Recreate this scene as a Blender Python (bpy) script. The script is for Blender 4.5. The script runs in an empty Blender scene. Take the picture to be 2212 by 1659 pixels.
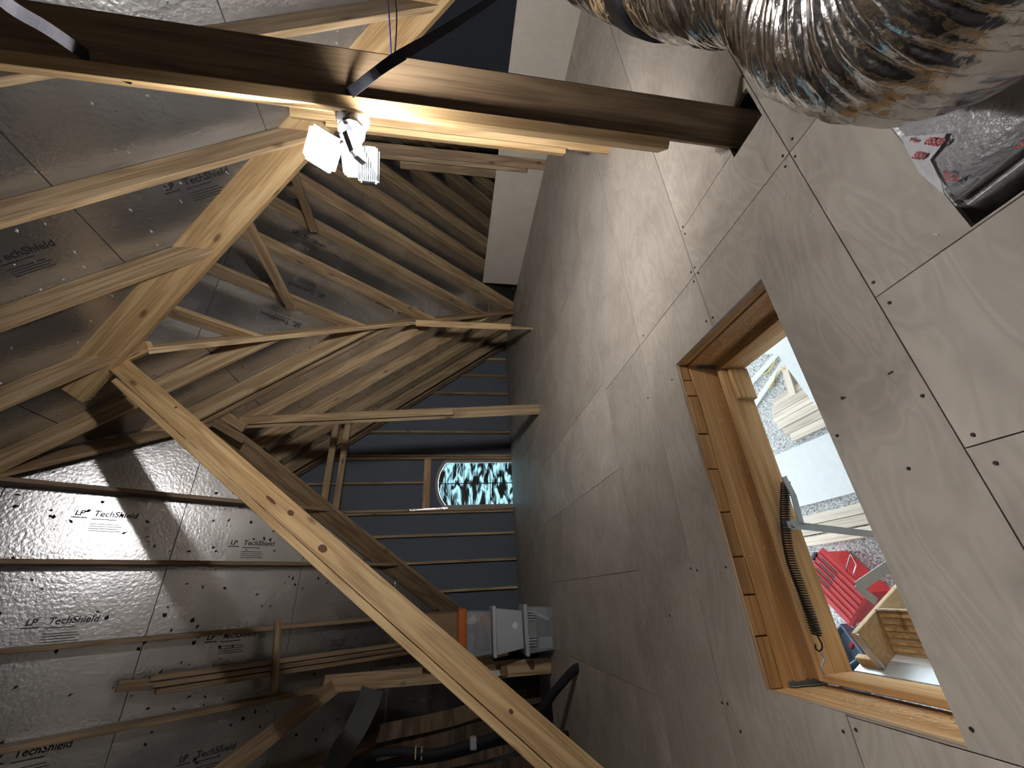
import bpy, bmesh, math, random
from mathutils import Vector, Matrix, noise as mnoise
random.seed(7)
V = Vector
scene = bpy.context.scene
COL = scene.collection
# ------------------------------------------------------------------ camera, world, exposure
F_PX, W_PX, H_PX = 872.3, 2212, 1659
YAW, PITCH, ROLL = math.radians(27.842), math.radians(-8.836), math.radians(-1.314)
CAM = V((0, 0, 1.155))
def _axes():
    fw = V((math.sin(YAW)*math.cos(PITCH), math.cos(YAW)*math.cos(PITCH), math.sin(PITCH)))
    r = V((math.cos(YAW), -math.sin(YAW), 0)); d = fw.cross(r)
    c, s = math.cos(ROLL), math.sin(ROLL)
    return c*r+s*d, -s*r+c*d, fw
RGT, DWN, FWD = _axes()
cd = bpy.data.cameras.new('camera'); cam = bpy.data.objects.new('camera', cd); COL.objects.link(cam)
cd.sensor_fit = 'HORIZONTAL'; cd.sensor_width = 36; cd.lens = 36*F_PX/W_PX; cd.clip_start = .02
# the photograph was taken with the phone turned: image right is down in the attic
m3 = Matrix((DWN, RGT, -FWD)).transposed()
cam.matrix_world = Matrix.Translation(CAM) @ m3.to_4x4()
scene.camera = cam
world = bpy.data.worlds.new('world'); scene.world = world; world.use_nodes = True
bg = world.node_tree.nodes['Background']; bg.inputs[0].default_value = (.80, .92, 1, 1); bg.inputs[1].default_value = 3.7
vs = scene.view_settings; vs.view_transform = 'Standard'; vs.look = 'None'; vs.gamma = 1; vs.use_curve_mapping = False
vs.exposure = 1.08
scene.cycles.sample_clamp_indirect = 6
scene.cycles.max_bounces = 6; scene.cycles.glossy_bounces = 3; scene.cycles.diffuse_bounces = 5; scene.cycles.transparent_max_bounces = 8
scene.cycles.use_adaptive_sampling = True; scene.cycles.adaptive_threshold = .12; scene.cycles.adaptive_min_samples = 12; scene.cycles.caustics_reflective = False; scene.cycles.caustics_refractive = False
scene.cycles.blur_glossy = 1.0
LAMP_STRENGTH = 1150.0
# ------------------------------------------------------------------ pixel -> point helpers (distance always from a plane)
def ray(x, y): return FWD + DWN*((x-1106)/F_PX) + RGT*((829.5-y)/F_PX)
def onZ(x, y, z=0.0): v = ray(x, y); return CAM + v*((z-CAM.z)/v.z)
def onY(x, y, Y): v = ray(x, y); return CAM + v*(Y/v.y)
def onX(x, y, X): v = ray(x, y); return CAM + v*(X/v.x)
def atD(x, y, d): return CAM + ray(x, y)*d
# ------------------------------------------------------------------ object helpers
WM = {}
def link(o, M=None, parent=None):
    COL.objects.link(o); M = M or Matrix.Identity(4); WM[o.name] = M
    if parent: o.parent = parent; o.matrix_basis = WM[parent.name].inverted() @ M
    else: o.matrix_basis = M
    return o
def tag(o, label=None, cat=None, group=None, kind=None):
    if label: o['label'] = label
    if cat: o['category'] = cat
    if group: o['group'] = group
    if kind: o['kind'] = kind
    return o
def empty(name, loc, label=None, cat=None, group=None, kind=None):
    o = bpy.data.objects.new(name, None); o.empty_display_size = .05
    return tag(link(o, Matrix.Translation(V(loc))), label, cat, group, kind)
def mesh(name, verts, faces, mat, parent=None, M=None, smooth=False):
    me = bpy.data.meshes.new(name); me.from_pydata([tuple(v) for v in verts], [], faces); me.update()
    if mat: me.materials.append(mat)
    if smooth:
        for p in me.polygons: p.use_smooth = True
    return link(bpy.data.objects.new(name, me), M, parent)
def bm_obj(name, bm, mat, parent=None, M=None, smooth=False):
    bmesh.ops.recalc_face_normals(bm, faces=bm.faces[:])
    me = bpy.data.meshes.new(name); bm.to_mesh(me); bm.free()
    for m in (mat if isinstance(mat, list) else [mat]): me.materials.append(m)
    if smooth:
        for p in me.polygons: p.use_smooth = True
    return link(bpy.data.objects.new(name, me), M, parent)
def add_box(bm, x0, x1, y0, y1, z0, z1, M=None):
    vs_ = [V((x, y, z)) for z in (z0, z1) for y in (y0, y1) for x in (x0, x1)]
    if M: vs_ = [M @ v for v in vs_]
    b = [bm.verts.new(v) for v in vs_]
    for f in ((0,2,3,1),(4,5,7,6),(0,1,5,4),(2,6,7,3),(0,4,6,2),(1,3,7,5)): bm.faces.new([b[i] for i in f])
def box(name, x0, x1, y0, y1, z0, z1, mat, parent=None, bev=0, M=None):
    bm = bmesh.new(); add_box(bm, x0, x1, y0, y1, z0, z1)
    if bev: bmesh.ops.bevel(bm, geom=bm.edges[:], offset=bev, segments=1, affect='EDGES')
    return bm_obj(name, bm, mat, parent, M)
BOARD = {}
def frame(p0, p1, side):
    x = (V(p1)-V(p0)); L = x.length; x.normalize()
    y = V(side) - x*V(side).dot(x); y.normalize(); z = x.cross(y)
    M = Matrix((x, y, z)).transposed().to_4x4(); M.translation = V(p0); return M, L
def board(name, p0, p1, w, t, side, mat, parent=None, oy=0, oz=0, bev=.003):
    """length p0->p1, width w along side, thickness t; oy/oz shift the section."""
    M, L = frame(p0, p1, side)
    return box(name, 0, L, oy-w/2, oy+w/2, oz-t/2, oz+t/2, mat, parent, bev, M)
def tube_mesh(pts, r, seg=8, closed_ends=True, rfun=None):
    n = len(pts); verts = []; faces = []; pts = [V(p) for p in pts]
    up = V((0, 0, 1)); prev = None
    for i, p in enumerate(pts):
        t = (pts[min(i+1, n-1)] - pts[max(i-1, 0)]).normalized()
        if prev is None:
            a = up if abs(t.dot(up)) < .9 else V((1, 0, 0)); s = t.cross(a).normalized()
        else: s = (prev - t*prev.dot(t)).normalized()
        prev = s; u = s.cross(t)
        for k in range(seg):
            a = 2*math.pi*k/seg; rr = rfun(i, k) if rfun else r
            verts.append(p + (s*math.cos(a)+u*math.sin(a))*rr)
    for i in range(n-1):
        for k in range(seg):
            k2 = (k+1) % seg
            faces.append((i*seg+k, i*seg+k2, (i+1)*seg+k2, (i+1)*seg+k))
    if closed_ends:
        faces.append(tuple(range(seg))[::-1]); faces.append(tuple((n-1)*seg+k for k in range(seg)))
    return verts, faces
def tube(name, pts, r, mat, parent=None, seg=8, M=None, rfun=None):
    v, f = tube_mesh(pts, r, seg, True, rfun); return mesh(name, v, f, mat, parent, M, True)
def spline(pts, n):
    pts = [V(p) for p in pts]; out = []
    P = [pts[0]*2-pts[1]] + pts + [pts[-1]*2-pts[-2]]
    for i in range(1, len(P)-2):
        for k in range(n):
            t = k/n; a, b, c, d = P[i-1], P[i], P[i+1], P[i+2]
            out.append(.5*((2*b)+(c-a)*t+(2*a-5*b+4*c-d)*t*t+(3*b-a-3*c+d)*t**3))
    out.append(pts[-1]); return out
def ribbon(name, pts, width, thick, wdir, mat, parent=None):
    """flat strap: section width along wdir (function of t or vector)"""
    n = len(pts); verts = []; faces = []
    for i, p in enumerate(pts):
        p = V(p); t = (V(pts[min(i+1, n-1)])-V(pts[max(i-1, 0)])).normalized()
        wd = V(wdir(i/(n-1)) if callable(wdir) else wdir); wd = (wd - t*wd.dot(t)).normalized(); nn = t.cross(wd)
        for a, b in ((-1, -1), (1, -1), (1, 1), (-1, 1)): verts.append(p + wd*(a*width/2) + nn*(b*thick/2))
    for i in range(n-1):
        for k in range(4):
            k2 = (k+1) % 4; faces.append((i*4+k, i*4+k2, i*4+4+k2, i*4+4+k))
    faces += [(3, 2, 1, 0), tuple((n-1)*4+k for k in range(4))]
    return mesh(name, verts, faces, mat, parent, None, False)
def prism(name, poly, axis, a0, a1, mat, parent=None):
    """extrude 2D polygon list along an axis: 'Y' poly=(x,z); 'X' poly=(y,z); 'Z' poly=(x,y)"""
    def mk(p, a): return {'Y': (p[0], a, p[1]), 'X': (a, p[0], p[1]), 'Z': (p[0], p[1], a)}[axis]
    bm = bmesh.new(); A = [bm.verts.new(mk(p, a0)) for p in poly]; B = [bm.verts.new(mk(p, a1)) for p in poly]
    bm.faces.new(A); bm.faces.new(B[::-1]); n = len(poly)
    for i in range(n): bm.faces.new((A[i], B[i], B[(i+1) % n], A[(i+1) % n]))
    return bm_obj(name, bm, mat, parent)
def text_mesh(body, size, extrude=0, offset=0.0, shear=0, align='LEFT'):
    cu = bpy.data.curves.new('lettering', 'FONT'); cu.body = body; cu.size = size; cu.extrude = extrude; cu.offset = offset
    cu.shear = shear; cu.align_x = align; cu.resolution_u = 3
    o = bpy.data.objects.new('lettering', cu); COL.objects.link(o)
    dg = bpy.context.evaluated_depsgraph_get(); dg.update()
    me = bpy.data.meshes.new_from_object(o.evaluated_get(dg)); bpy.data.objects.remove(o); bpy.data.curves.remove(cu)
    return me
def text(name, body, size, pos, u, up, mat, parent, offset=0.0, shear=0):
    me = text_mesh(body, size, 0, offset, shear); me.materials.clear(); me.materials.append(mat)
    x = V(u).normalized(); y = (V(up)-x*V(up).dot(x)).normalized(); z = x.cross(y)
    M = Matrix((x, y, z)).transposed().to_4x4(); M.translation = V(pos)
    return link(bpy.data.objects.new(name, me), M, parent)
# ------------------------------------------------------------------ materials
def nmat(name):
    m = bpy.data.materials.new(name); m.use_nodes = True; nt = m.node_tree
    return m, nt, nt.nodes['Principled BSDF'], nt.nodes.new, nt.links.new
def plain(name, col, rough=.6, metal=0, **kw):
    m, nt, b, N, L = nmat(name)
    b.inputs['Base Color'].default_value = (*col, 1); b.inputs['Roughness'].default_value = rough; b.inputs['Metallic'].default_value = metal
    nz = N('ShaderNodeTexNoise'); nz.inputs['Scale'].default_value = kw.get('ns', 25); nz.inputs['Detail'].default_value = 4
    tc = N('ShaderNodeTexCoord'); L(tc.outputs['Object'], nz.inputs['Vector'])
    mx = N('ShaderNodeMix'); mx.data_type = 'RGBA'; mx.blend_type = 'MULTIPLY'; mx.inputs[0].default_value = kw.get('var', .25)
    mx.inputs[6].default_value = (*col, 1)
    rp = N('ShaderNodeValToRGB'); rp.color_ramp.elements[0].position = .3; rp.color_ramp.elements[1].position = .7
    rp.color_ramp.elements[0].color = (.45, .45, .45, 1); L(nz.outputs['Fac'], rp.inputs[0]); L(rp.outputs[0], mx.inputs[7]); L(mx.outputs[2], b.inputs['Base Color'])
    if kw.get('bump'):
        bp = N('ShaderNodeBump'); bp.inputs['Strength'].default_value = kw['bump']; bp.inputs['Distance'].default_value = .01
        L(nz.outputs['Fac'], bp.inputs['Height']); L(bp.outputs[0], b.inputs['Normal'])
    return m
def wood(name, dark, light, knots=True, grain=1.0, rough=.6, valvar=.3):
    m, nt, b, N, L = nmat(name)
    tc = N('ShaderNodeTexCoord'); oi = N('ShaderNodeObjectInfo')
    mul = N('ShaderNodeMath'); mul.operation = 'MULTIPLY'; mul.inputs[1].default_value = 37.0; L(oi.outputs['Random'], mul.inputs[0])
    off = N('ShaderNodeCombineXYZ'); [L(mul.outputs[0], off.inputs[i]) for i in range(3)]
    add = N('ShaderNodeVectorMath'); L(tc.outputs['Object'], add.inputs[0]); L(off.outputs[0], add.inputs[1])
    mp = N('ShaderNodeMapping'); mp.inputs['Scale'].default_value = (.55, 7*grain, 7*grain); L(add.outputs[0], mp.inputs['Vector'])
    n1 = N('ShaderNodeTexNoise'); n1.inputs['Scale'].default_value = 1.3; n1.inputs['Detail'].default_value = 2; n1.inputs['Distortion'].default_value = .6; L(mp.outputs[0], n1.inputs['Vector'])
    mm = N('ShaderNodeMath'); mm.operation = 'MULTIPLY'; mm.inputs[1].default_value = 22; L(n1.outputs['Fac'], mm.inputs[0])
    sn = N('ShaderNodeMath'); sn.operation = 'SINE'; L(mm.outputs[0], sn.inputs[0])
    mp2 = N('ShaderNodeMapping'); mp2.inputs['Scale'].default_value = (1.5, 60, 60); L(add.outputs[0], mp2.inputs['Vector'])
    n2 = N('ShaderNodeTexNoise'); n2.inputs['Scale'].default_value = 2; n2.inputs['Detail'].default_value = 2; L(mp2.outputs[0], n2.inputs['Vector'])
    a1 = N('ShaderNodeMath'); a1.operation = 'MULTIPLY_ADD'; a1.inputs[1].default_value = .22; a1.inputs[2].default_value = .1; L(sn.outputs[0], a1.inputs[0])
    a2 = N('ShaderNodeMath'); a2.operation = 'ADD'; L(a1.outputs[0], a2.inputs[0]); L(n2.outputs['Fac'], a2.inputs[1])
    rp = N('ShaderNodeValToRGB'); rp.color_ramp.elements[0].position = .25; rp.color_ramp.elements[1].position = .85
    rp.color_ramp.elements[0].color = (*dark, 1); rp.color_ramp.elements[1].color = (*light, 1); L(a2.outputs[0], rp.inputs[0])
    colr = rp.outputs[0]
    if knots:
        vo = N('ShaderNodeTexVoronoi'); vo.inputs['Scale'].default_value = 1.0
        mp3 = N('ShaderNodeMapping'); mp3.inputs['Scale'].default_value = (2.2, 5.5, 5.5); L(add.outputs[0], mp3.inputs['Vector']); L(mp3.outputs[0], vo.inputs['Vector'])
        kr = N('ShaderNodeValToRGB'); kr.color_ramp.elements[0].position = .05; kr.color_ramp.elements[1].position = .13
        kr.color_ramp.elements[0].color = (.28, .22, .18, 1); kr.color_ramp.elements[1].color = (1, 1, 1, 1); L(vo.outputs['Distance'], kr.inputs[0])
        mk = N('ShaderNodeMix'); mk.data_type = 'RGBA'; mk.blend_type = 'MULTIPLY'; mk.inputs[0].default_value = .85
        L(colr, mk.inputs[6]); L(kr.outputs[0], mk.inputs[7]); colr = mk.outputs[2]
    hs = N('ShaderNodeHueSaturation'); L(colr, hs.inputs['Color'])
    mr = N('ShaderNodeMapRange'); mr.inputs['To Min'].default_value = 1-valvar; mr.inputs['To Max'].default_value = 1+valvar*.6; L(oi.outputs['Random'], mr.inputs['Value']); L(mr.outputs[0], hs.inputs['Value'])
    L(hs.outputs[0], b.inputs['Base Color']); b.inputs['Roughness'].default_value = rough
    return m
def plywood(name, dark, light, rough=.55, scale=1.0, valvar=.2):
    m, nt, b, N, L = nmat(name)
    tc = N('ShaderNodeTexCoord'); oi = N('ShaderNodeObjectInfo')
    mul = N('ShaderNodeMath'); mul.operation = 'MULTIPLY'; mul.inputs[1].default_value = 53.0; L(oi.outputs['Random'], mul.inputs[0])
    off = N('ShaderNodeCombineXYZ'); [L(mul.outputs[0], off.inputs[i]) for i in range(3)]
    add = N('ShaderNodeVectorMath'); L(tc.outputs['Object'], add.inputs[0]); L(off.outputs[0], add.inputs[1])
    mp = N('ShaderNodeMapping'); mp.inputs['Scale'].default_value = (1.2*scale, 3.2*scale, 2*scale); L(add.outputs[0], mp.inputs['Vector'])
    n1 = N('ShaderNodeTexNoise'); n1.inputs['Scale'].default_value = 1.4; n1.inputs['Detail'].default_value = 3; n1.inputs['Distortion'].default_value = 1.3; L(mp.outputs[0], n1.inputs['Vector'])
    mm = N('ShaderNodeMath'); mm.operation = 'MULTIPLY'; mm.inputs[1].default_value = 55; L(n1.outputs['Fac'], mm.inputs[0])
    sn = N('ShaderNodeMath'); sn.operation = 'SINE'; L(mm.outputs[0], sn.inputs[0])
    n2 = N('ShaderNodeTexNoise'); n2.inputs['Scale'].default_value = 3.0; n2.inputs['Detail'].default_value = 6; n2.inputs['Distortion'].default_value = .4; L(add.outputs[0], n2.inputs['Vector'])
    a1 = N('ShaderNodeMath'); a1.operation = 'MULTIPLY'; a1.inputs[1].default_value = .085; L(sn.outputs[0], a1.inputs[0])
    a2 = N('ShaderNodeMath'); a2.operation = 'ADD'; L(a1.outputs[0], a2.inputs[0]); L(n2.outputs['Fac'], a2.inputs[1])
    rp = N('ShaderNodeValToRGB'); rp.color_ramp.elements[0].position = .25; rp.color_ramp.elements[1].position = .72
    rp.color_ramp.elements[0].color = (*dark, 1); rp.color_ramp.elements[1].color = (*light, 1); L(a2.outputs[0], rp.inputs[0])
    hs = N('ShaderNodeHueSaturation'); L(rp.outputs[0], hs.inputs['Color'])
    mr = N('ShaderNodeMapRange'); mr.inputs['To Min'].default_value = 1-valvar; mr.inputs['To Max'].default_value = 1+valvar*.5; L(oi.outputs['Random'], mr.inputs['Value']); L(mr.outputs[0], hs.inputs['Value'])
    L(hs.outputs[0], b.inputs['Base Color']); b.inputs['Roughness'].default_value = rough
    return m
def foil(name, col, rough, bump=.12, bscale=45, metal=.92):
    m, nt, b, N, L = nmat(name)
    tc = N('ShaderNodeTexCoord')
    n1 = N('ShaderNodeTexNoise'); n1.inputs['Scale'].default_value = bscale; n1.inputs['Detail'].default_value = 5; L(tc.outputs['Object'], n1.inputs['Vector'])
    n2 = N('ShaderNodeTexNoise'); n2.inputs['Scale'].default_value = 2.3; n2.inputs['Detail'].default_value = 5; L(tc.outputs['Object'], n2.inputs['Vector'])
    rp = N('ShaderNodeValToRGB'); rp.color_ramp.elements[0].position = .3; rp.color_ramp.elements[1].position = .7
    rp.color_ramp.elements[0].color = (*[c*.72 for c in col], 1); rp.color_ramp.elements[1].color = (*col, 1); L(n2.outputs['Fac'], rp.inputs[0]); L(rp.outputs[0], b.inputs['Base Color'])
    mr = N('ShaderNodeMapRange'); mr.inputs['To Min'].default_value = rough*.8; mr.inputs['To Max'].default_value = rough*1.25; L(n2.outputs['Fac'], mr.inputs['Value']); L(mr.outputs[0], b.inputs['Roughness'])
    b.inputs['Metallic'].default_value = metal
    bp = N('ShaderNodeBump'); bp.inputs['Strength'].default_value = bump; bp.inputs['Distance'].default_value = .01; L(n1.outputs['Fac'], bp.inputs['Height']); L(bp.outputs[0], b.inputs['Normal'])
    return m
def emit(name, col, s):
    m, nt, b, N, L = nmat(name); b.inputs['Base Color'].default_value = (*col, 1)
    b.inputs['Emission Color'].default_value = (*col, 1); b.inputs['Emission Strength'].default_value = s; return m
def speckle(name):
    m, nt, b, N, L = nmat(name); tc = N('ShaderNodeTexCoord')
    n1 = N('ShaderNodeTexVoronoi'); n1.inputs['Scale'].default_value = 95; L(tc.outputs['Object'], n1.inputs['Vector'])
    rp = N('ShaderNodeValToRGB'); rp.color_ramp.interpolation = 'CONSTANT'
    e = rp.color_ramp.elements; e[0].color = (.16, .16, .16, 1); e[1].position = .3; e[1].color = (.42, .40, .38, 1)
    x = e.new(.55); x.color = (.6, .6, .6, 1); x = e.new(.8); x.color = (.32, .28, .25, 1)
    L(n1.outputs['Color'], rp.inputs[0]); L(rp.outputs[0], b.inputs['Base Color']); b.inputs['Roughness'].default_value = .5
    return m
def smeared_glass(name):
    m, nt, b, N, L = nmat(name); tc = N('ShaderNodeTexCoord')
    mp = N('ShaderNodeMapping'); mp.inputs['Scale'].default_value = (2.2, 1, 6.0); L(tc.outputs['Object'], mp.inputs['Vector'])
    n1 = N('ShaderNodeTexNoise'); n1.inputs['Scale'].default_value = 1.5; n1.inputs['Detail'].default_value = 2; n1.inputs['Distortion'].default_value = 1.0; L(mp.outputs[0], n1.inputs['Vector'])
    mp2 = N('ShaderNodeMapping'); mp2.inputs['Scale'].default_value = (5, 1, 90); L(tc.outputs['Object'], mp2.inputs['Vector'])
    n2 = N('ShaderNodeTexNoise'); n2.inputs['Scale'].default_value = 1.2; n2.inputs['Detail'].default_value = 3; n2.inputs['Distortion'].default_value = .6; L(mp2.outputs[0], n2.inputs['Vector'])
    a = N('ShaderNodeMath'); a.operation = 'MULTIPLY_ADD'; a.inputs[1].default_value = .35; L(n2.outputs['Fac'], a.inputs[0]); L(n1.outputs['Fac'], a.inputs[2])
    rp = N('ShaderNodeValToRGB'); rp.color_ramp.elements[0].position = .60; rp.color_ramp.elements[1].position = .76; L(a.outputs[0], rp.inputs[0])
    tr = N('ShaderNodeBsdfTransparent'); tr.inputs[0].default_value = (.30, .39, .405, 1)
    mx = N('ShaderNodeMixShader'); L(rp.outputs[0], mx.inputs[0]); L(b.outputs[0], mx.inputs[1]); L(tr.outputs[0], mx.inputs[2])
    b.inputs['Base Color'].default_value = (.012, .012, .012, 1); b.inputs['Roughness'].default_value = .5
    L(mx.outputs[0], nt.nodes['Material Output'].inputs[0]); return m
def clear_plastic(name, col, alpha, rough=.25):
    m, nt, b, N, L = nmat(name); b.inputs['Base Color'].default_value = (*col, 1); b.inputs['Roughness'].default_value = rough
    tr = N('ShaderNodeBsdfTransparent'); mx = N('ShaderNodeMixShader'); mx.inputs[0].default_value = alpha
    L(tr.outputs[0], mx.inputs[1]); L(b.outputs[0], mx.inputs[2]); L(mx.outputs[0], nt.nodes['Material Output'].inputs[0]); return m
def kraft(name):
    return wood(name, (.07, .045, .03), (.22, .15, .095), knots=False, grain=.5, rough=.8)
MW = wood('framing_lumber', (.30, .195, .10), (.60, .44, .26))
MWD = wood('aged_lumber', (.19, .12, .065), (.39, .27, .155), valvar=.2)
MWN = wood('yellow_pine', (.42, .26, .115), (.70, .49, .25), valvar=.1)
MWH = wood('hatch_pine', (.50, .28, .11), (.70, .46, .22), valvar=.08, grain=1.4)
MWP = wood('pale_lumber', (.52, .42, .32), (.78, .67, .55), valvar=.15)
MEG = wood('end_grain', (.40, .20, .07), (.62, .38, .16), knots=False, grain=2.0, valvar=.2)
MPLY = plywood('floor_plywood', (.44, .385, .325), (.63, .56, .48))
MKNEE = plywood('knee_wall_plywood', (.60, .545, .465), (.68, .62, .54), valvar=.03)
MPLYE = wood('plywood_edge', (.30, .20, .12), (.66, .52, .38), knots=False, grain=3)
MFOIL = foil('radiant_barrier_foil', (.66, .655, .66), .255, bump=.25, bscale=38)
MDUCT = foil('duct_foil', (.78, .77, .76), .16, bump=.35, bscale=30, metal=1.0)
MBOXF = foil('plenum_foil', (.80, .80, .83), .38, bump=.6, bscale=70, metal=.35)
MTAPE = plain('white_tape', (.72, .72, .75), .45, var=.08)
MDECK = plain('roof_deck_back', (.05, .04, .03), .9)
MDARK = plain('dark_gap', (.012, .011, .010), .9)
MGRAY = plain('gray_sheathing', (.145, .165, .205), .75, var=.15, ns=4)
MPRINT = plain('black_print', (.012, .012, .016), .6, var=0)
MRED = plain('red_print', (.45, .02, .04), .5, var=0)
MBLK = plain('black_strap', (.010, .010, .016), .7, bump=.1, ns=300)
MRUB = plain('black_foam_insulation', (.014, .014, .016), .75)
MWHT = plain('white_porcelain', (.80, .80, .80), .3, var=.03)
MSTEEL = plain('galvanized_steel', (.55, .57, .57), .42, .85, var=.2)
MSPR = plain('black_spring_steel', (.02, .018, .016), .3, .6)
MSCREW = plain('screw_hole', (.03, .02, .014), .6, var=0)
MBLUE = plain('blue_wire', (.03, .05, .40), .4, var=0)
MCONC = speckle('speckled_concrete')
MGLASS = smeared_glass('paint_smeared_glass')
MVINYL = plain('window_vinyl', (.42, .41, .39), .5, var=.1)
MMUNT = plain('dark_muntin', (.015, .018, .02), .5, var=0)
MSHEET = plain('white_sheet_goods', (.70, .71, .70), .6, var=.12, ns=12)
MREDP = plain('red_plastic', (.55, .03, .035), .4, var=.1)
MBLKP = plain('black_plastic', (.025, .025, .03), .4)
MBLUP = plain('slate_plastic', (.16, .20, .28), .45)
MYEL = plain('yellow_cord', (.60, .45, .06), .5)
MCLR = clear_plastic('clear_tote_plastic', (.55, .57, .60), .28)
MMILK = clear_plastic('milky_tote_plastic', (.62, .64, .68), .62)
MLIDW = plain('white_lid_plastic', (.52, .53, .56), .4, var=.05)
MLIDC = clear_plastic('frosted_lid_plastic', (.62, .63, .66), .75)
MORG = plain('orange_lid_plastic', (.55, .13, .02), .4, var=.1)
MLPLY = plywood('ladder_plywood', (.42, .28, .13), (.66, .50, .29), scale=3)
MCARD = plain('cardboard', (.26, .165, .085), .85, var=.2)
MKRAFT = kraft('kraft_batt')
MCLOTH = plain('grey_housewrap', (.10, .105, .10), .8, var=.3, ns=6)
MCHIP = plain('wood_chip', (.82, .66, .42), .8, var=.2)
MDUST = plain('foil_flake', (.62, .62, .60), .4, .3)
MLED = emit('led_panel_light', (1, .975, .955), LAMP_STRENGTH)
MGLOW = emit('glowing_diffuser', (.90, .96, 1), .5)
MLEDS = emit('led_panel_side', (1, .975, .955), LAMP_STRENGTH*.28)
MLEDF = emit('led_panel_bright', (1, .975, .955), LAMP_STRENGTH*.78)
MSOFT = plain('white_heatsink', (.50, .52, .55), .5, var=.03)
MPAINT = plain('white_item', (.75, .75, .75), .5, var=.1)
MTEAL = plain('pale_green_item', (.45, .60, .54), .6)
MGREY = plain('grey_sealant', (.20, .21, .215), .7, var=.3, bump=.4, ns=60)
# ------------------------------------------------------------------ roof geometry (all slopes 16:12, metres)
P = 1.335; RD = .184; DV = RD*math.sqrt(1+P*P); NRM = math.sqrt(1+P*P)
XM, YB, YS = 4.62, 5.90, 7.354          # where inner planes meet the attic floor
YR, ZR, XA = 3.15, 3.671, 1.87          # cross ridge, apex
XG, YA2, ZA2 = 1.883, 4.616, 3.655      # gable ridge start
YG = 7.13                               # gable wall face
fM = lambda x, y: P*(XM-x)
fB = lambda x, y: P*(YB-y)
fB2 = lambda x, y: P*(y-.40)
fS = lambda x, y: P*(YS-y)
fG = lambda x, y: P*(x+.855)
fL = lambda x, y: P*(x+XM)
EX = 5.2
SL = {
 'main': dict(f=fM, polys=[[(0,-5),(EX,-5),(EX,-.18),(XA,YR),(0,2.734)], [(XA,YR),(EX,6.48),(EX,7.25),(XG,7.25),(XG,YA2)], [(0,2.734),(XA,YR),(XG,YA2)]], ax=0, sg=1, off=2.25, oj=1.325,
     lab='dark foil-faced roof slope of parallel rafters above the lamp and valley beam'),
 'cross': dict(f=fB, polys=[[(XA,YR),(9,YR),(9,6.48),(EX,6.48)]], ax=1, sg=1, off=3.52, oj=2.40, lab='foil-faced roof slope with closely spaced rafters falling to the white knee panel'),
 'crossnear': dict(f=fB2, polys=[[(XA,YR),(EX,-.18),(9,-.18),(9,YR)]], ax=1, sg=-1, off=.3, lab='hidden near slope of the cross roof behind the wide valley beam'),
 'front': dict(f=fS, polys=[[(0,2.734),(-EX,7.93),(-1.43,7.93),(XG,YA2)]], ax=1, sg=1, off=4.728, oj=1.045, lab='bright silver foil roof slope with printed lettering and dark nail tips'),
 'gableleft': dict(f=fG, polys=[[(XG,YA2),(XG,7.25),(-.75,7.25)]], ax=0, sg=-1, off=.2, lab='small roof slope left of the gable ridge behind the brace'),
 'left': dict(f=fL, polys=[[(0,-5),(0,2.734),(-EX,7.93),(-EX,-5)]], ax=0, sg=-1, off=.1, lab='roof slope behind and left of the camera'),
}
def clip(poly, ax, v, keep_less):
    out = []; n = len(poly)
    for i in range(n):
        a, b = poly[i], poly[(i+1) % n]
        ia = (a[ax] <= v) == keep_less or a[ax] == v; ib = (b[ax] <= v) == keep_less or b[ax] == v
        if ia: out.append(a)
        if ia != ib:
            t = (v-a[ax])/(b[ax]-a[ax]); out.append((a[0]+t*(b[0]-a[0]), a[1]+t*(b[1]-a[1])))
    return out
def area(p): return .5*abs(sum(p[i][0]*p[(i+1) % len(p)][1]-p[(i+1) % len(p)][0]*p[i][1] for i in range(len(p))))
def vprism(bm, poly, f, z0, z1):
    A = [bm.verts.new((x, y, f(x, y)+z0)) for x, y in poly]; B = [bm.verts.new((x, y, f(x, y)+z1)) for x, y in poly]
    n = len(poly); bm.faces.new(A); bm.faces.new(B[::-1])
    for i in range(n): bm.faces.new((A[i], B[i], B[(i+1) % n], A[(i+1) % n]))
CEIL = {}
for key, s in SL.items():
    bm = bmesh.new()
    for poly in s['polys']: vprism(bm, poly, s['f'], DV+.022, DV+.06)
    c = bm_obj('ceiling', bm, MDECK); tag(c, s['lab'], 'roof slope', None, 'structure'); CEIL[key] = c
    ax = s['ax']; oth = 1-ax; band = .748; g = .0022
    vis = key in ('main', 'cross', 'front')
    lo = min(p[ax] for q in s['polys'] for p in q); hi = max(p[ax] for q in s['polys'] for p in q)
    olo = min(p[oth] for q in s['polys'] for p in q); ohi = max(p[oth] for q in s['polys'] for p in q)
    k = 0; b0 = s['off'] - band*math.ceil((s['off']-lo)/band)
    while b0 < hi:
        oj = s.get('oj', olo) - (1.226 if k % 2 else 0); o0 = oj - 2.452*math.ceil((oj-olo)/2.452)
        while o0 < ohi:
            for poly in s['polys']:
                q = clip(clip(clip(clip(poly, ax, b0+band-g, True), ax, b0+g, False), oth, o0+2.452-g, True), oth, o0+g, False) if vis else (poly if (k == 0 and o0 <= olo < o0+2.452) else [])
                if len(q) >= 3 and area(q) > .01:
                    bm = bmesh.new(); vprism(bm, q, s['f'], DV, DV+.02); bm_obj('sheathing_panel', bm, MFOIL, c)
            o0 += 2.452
        b0 += band; k += 1
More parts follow.
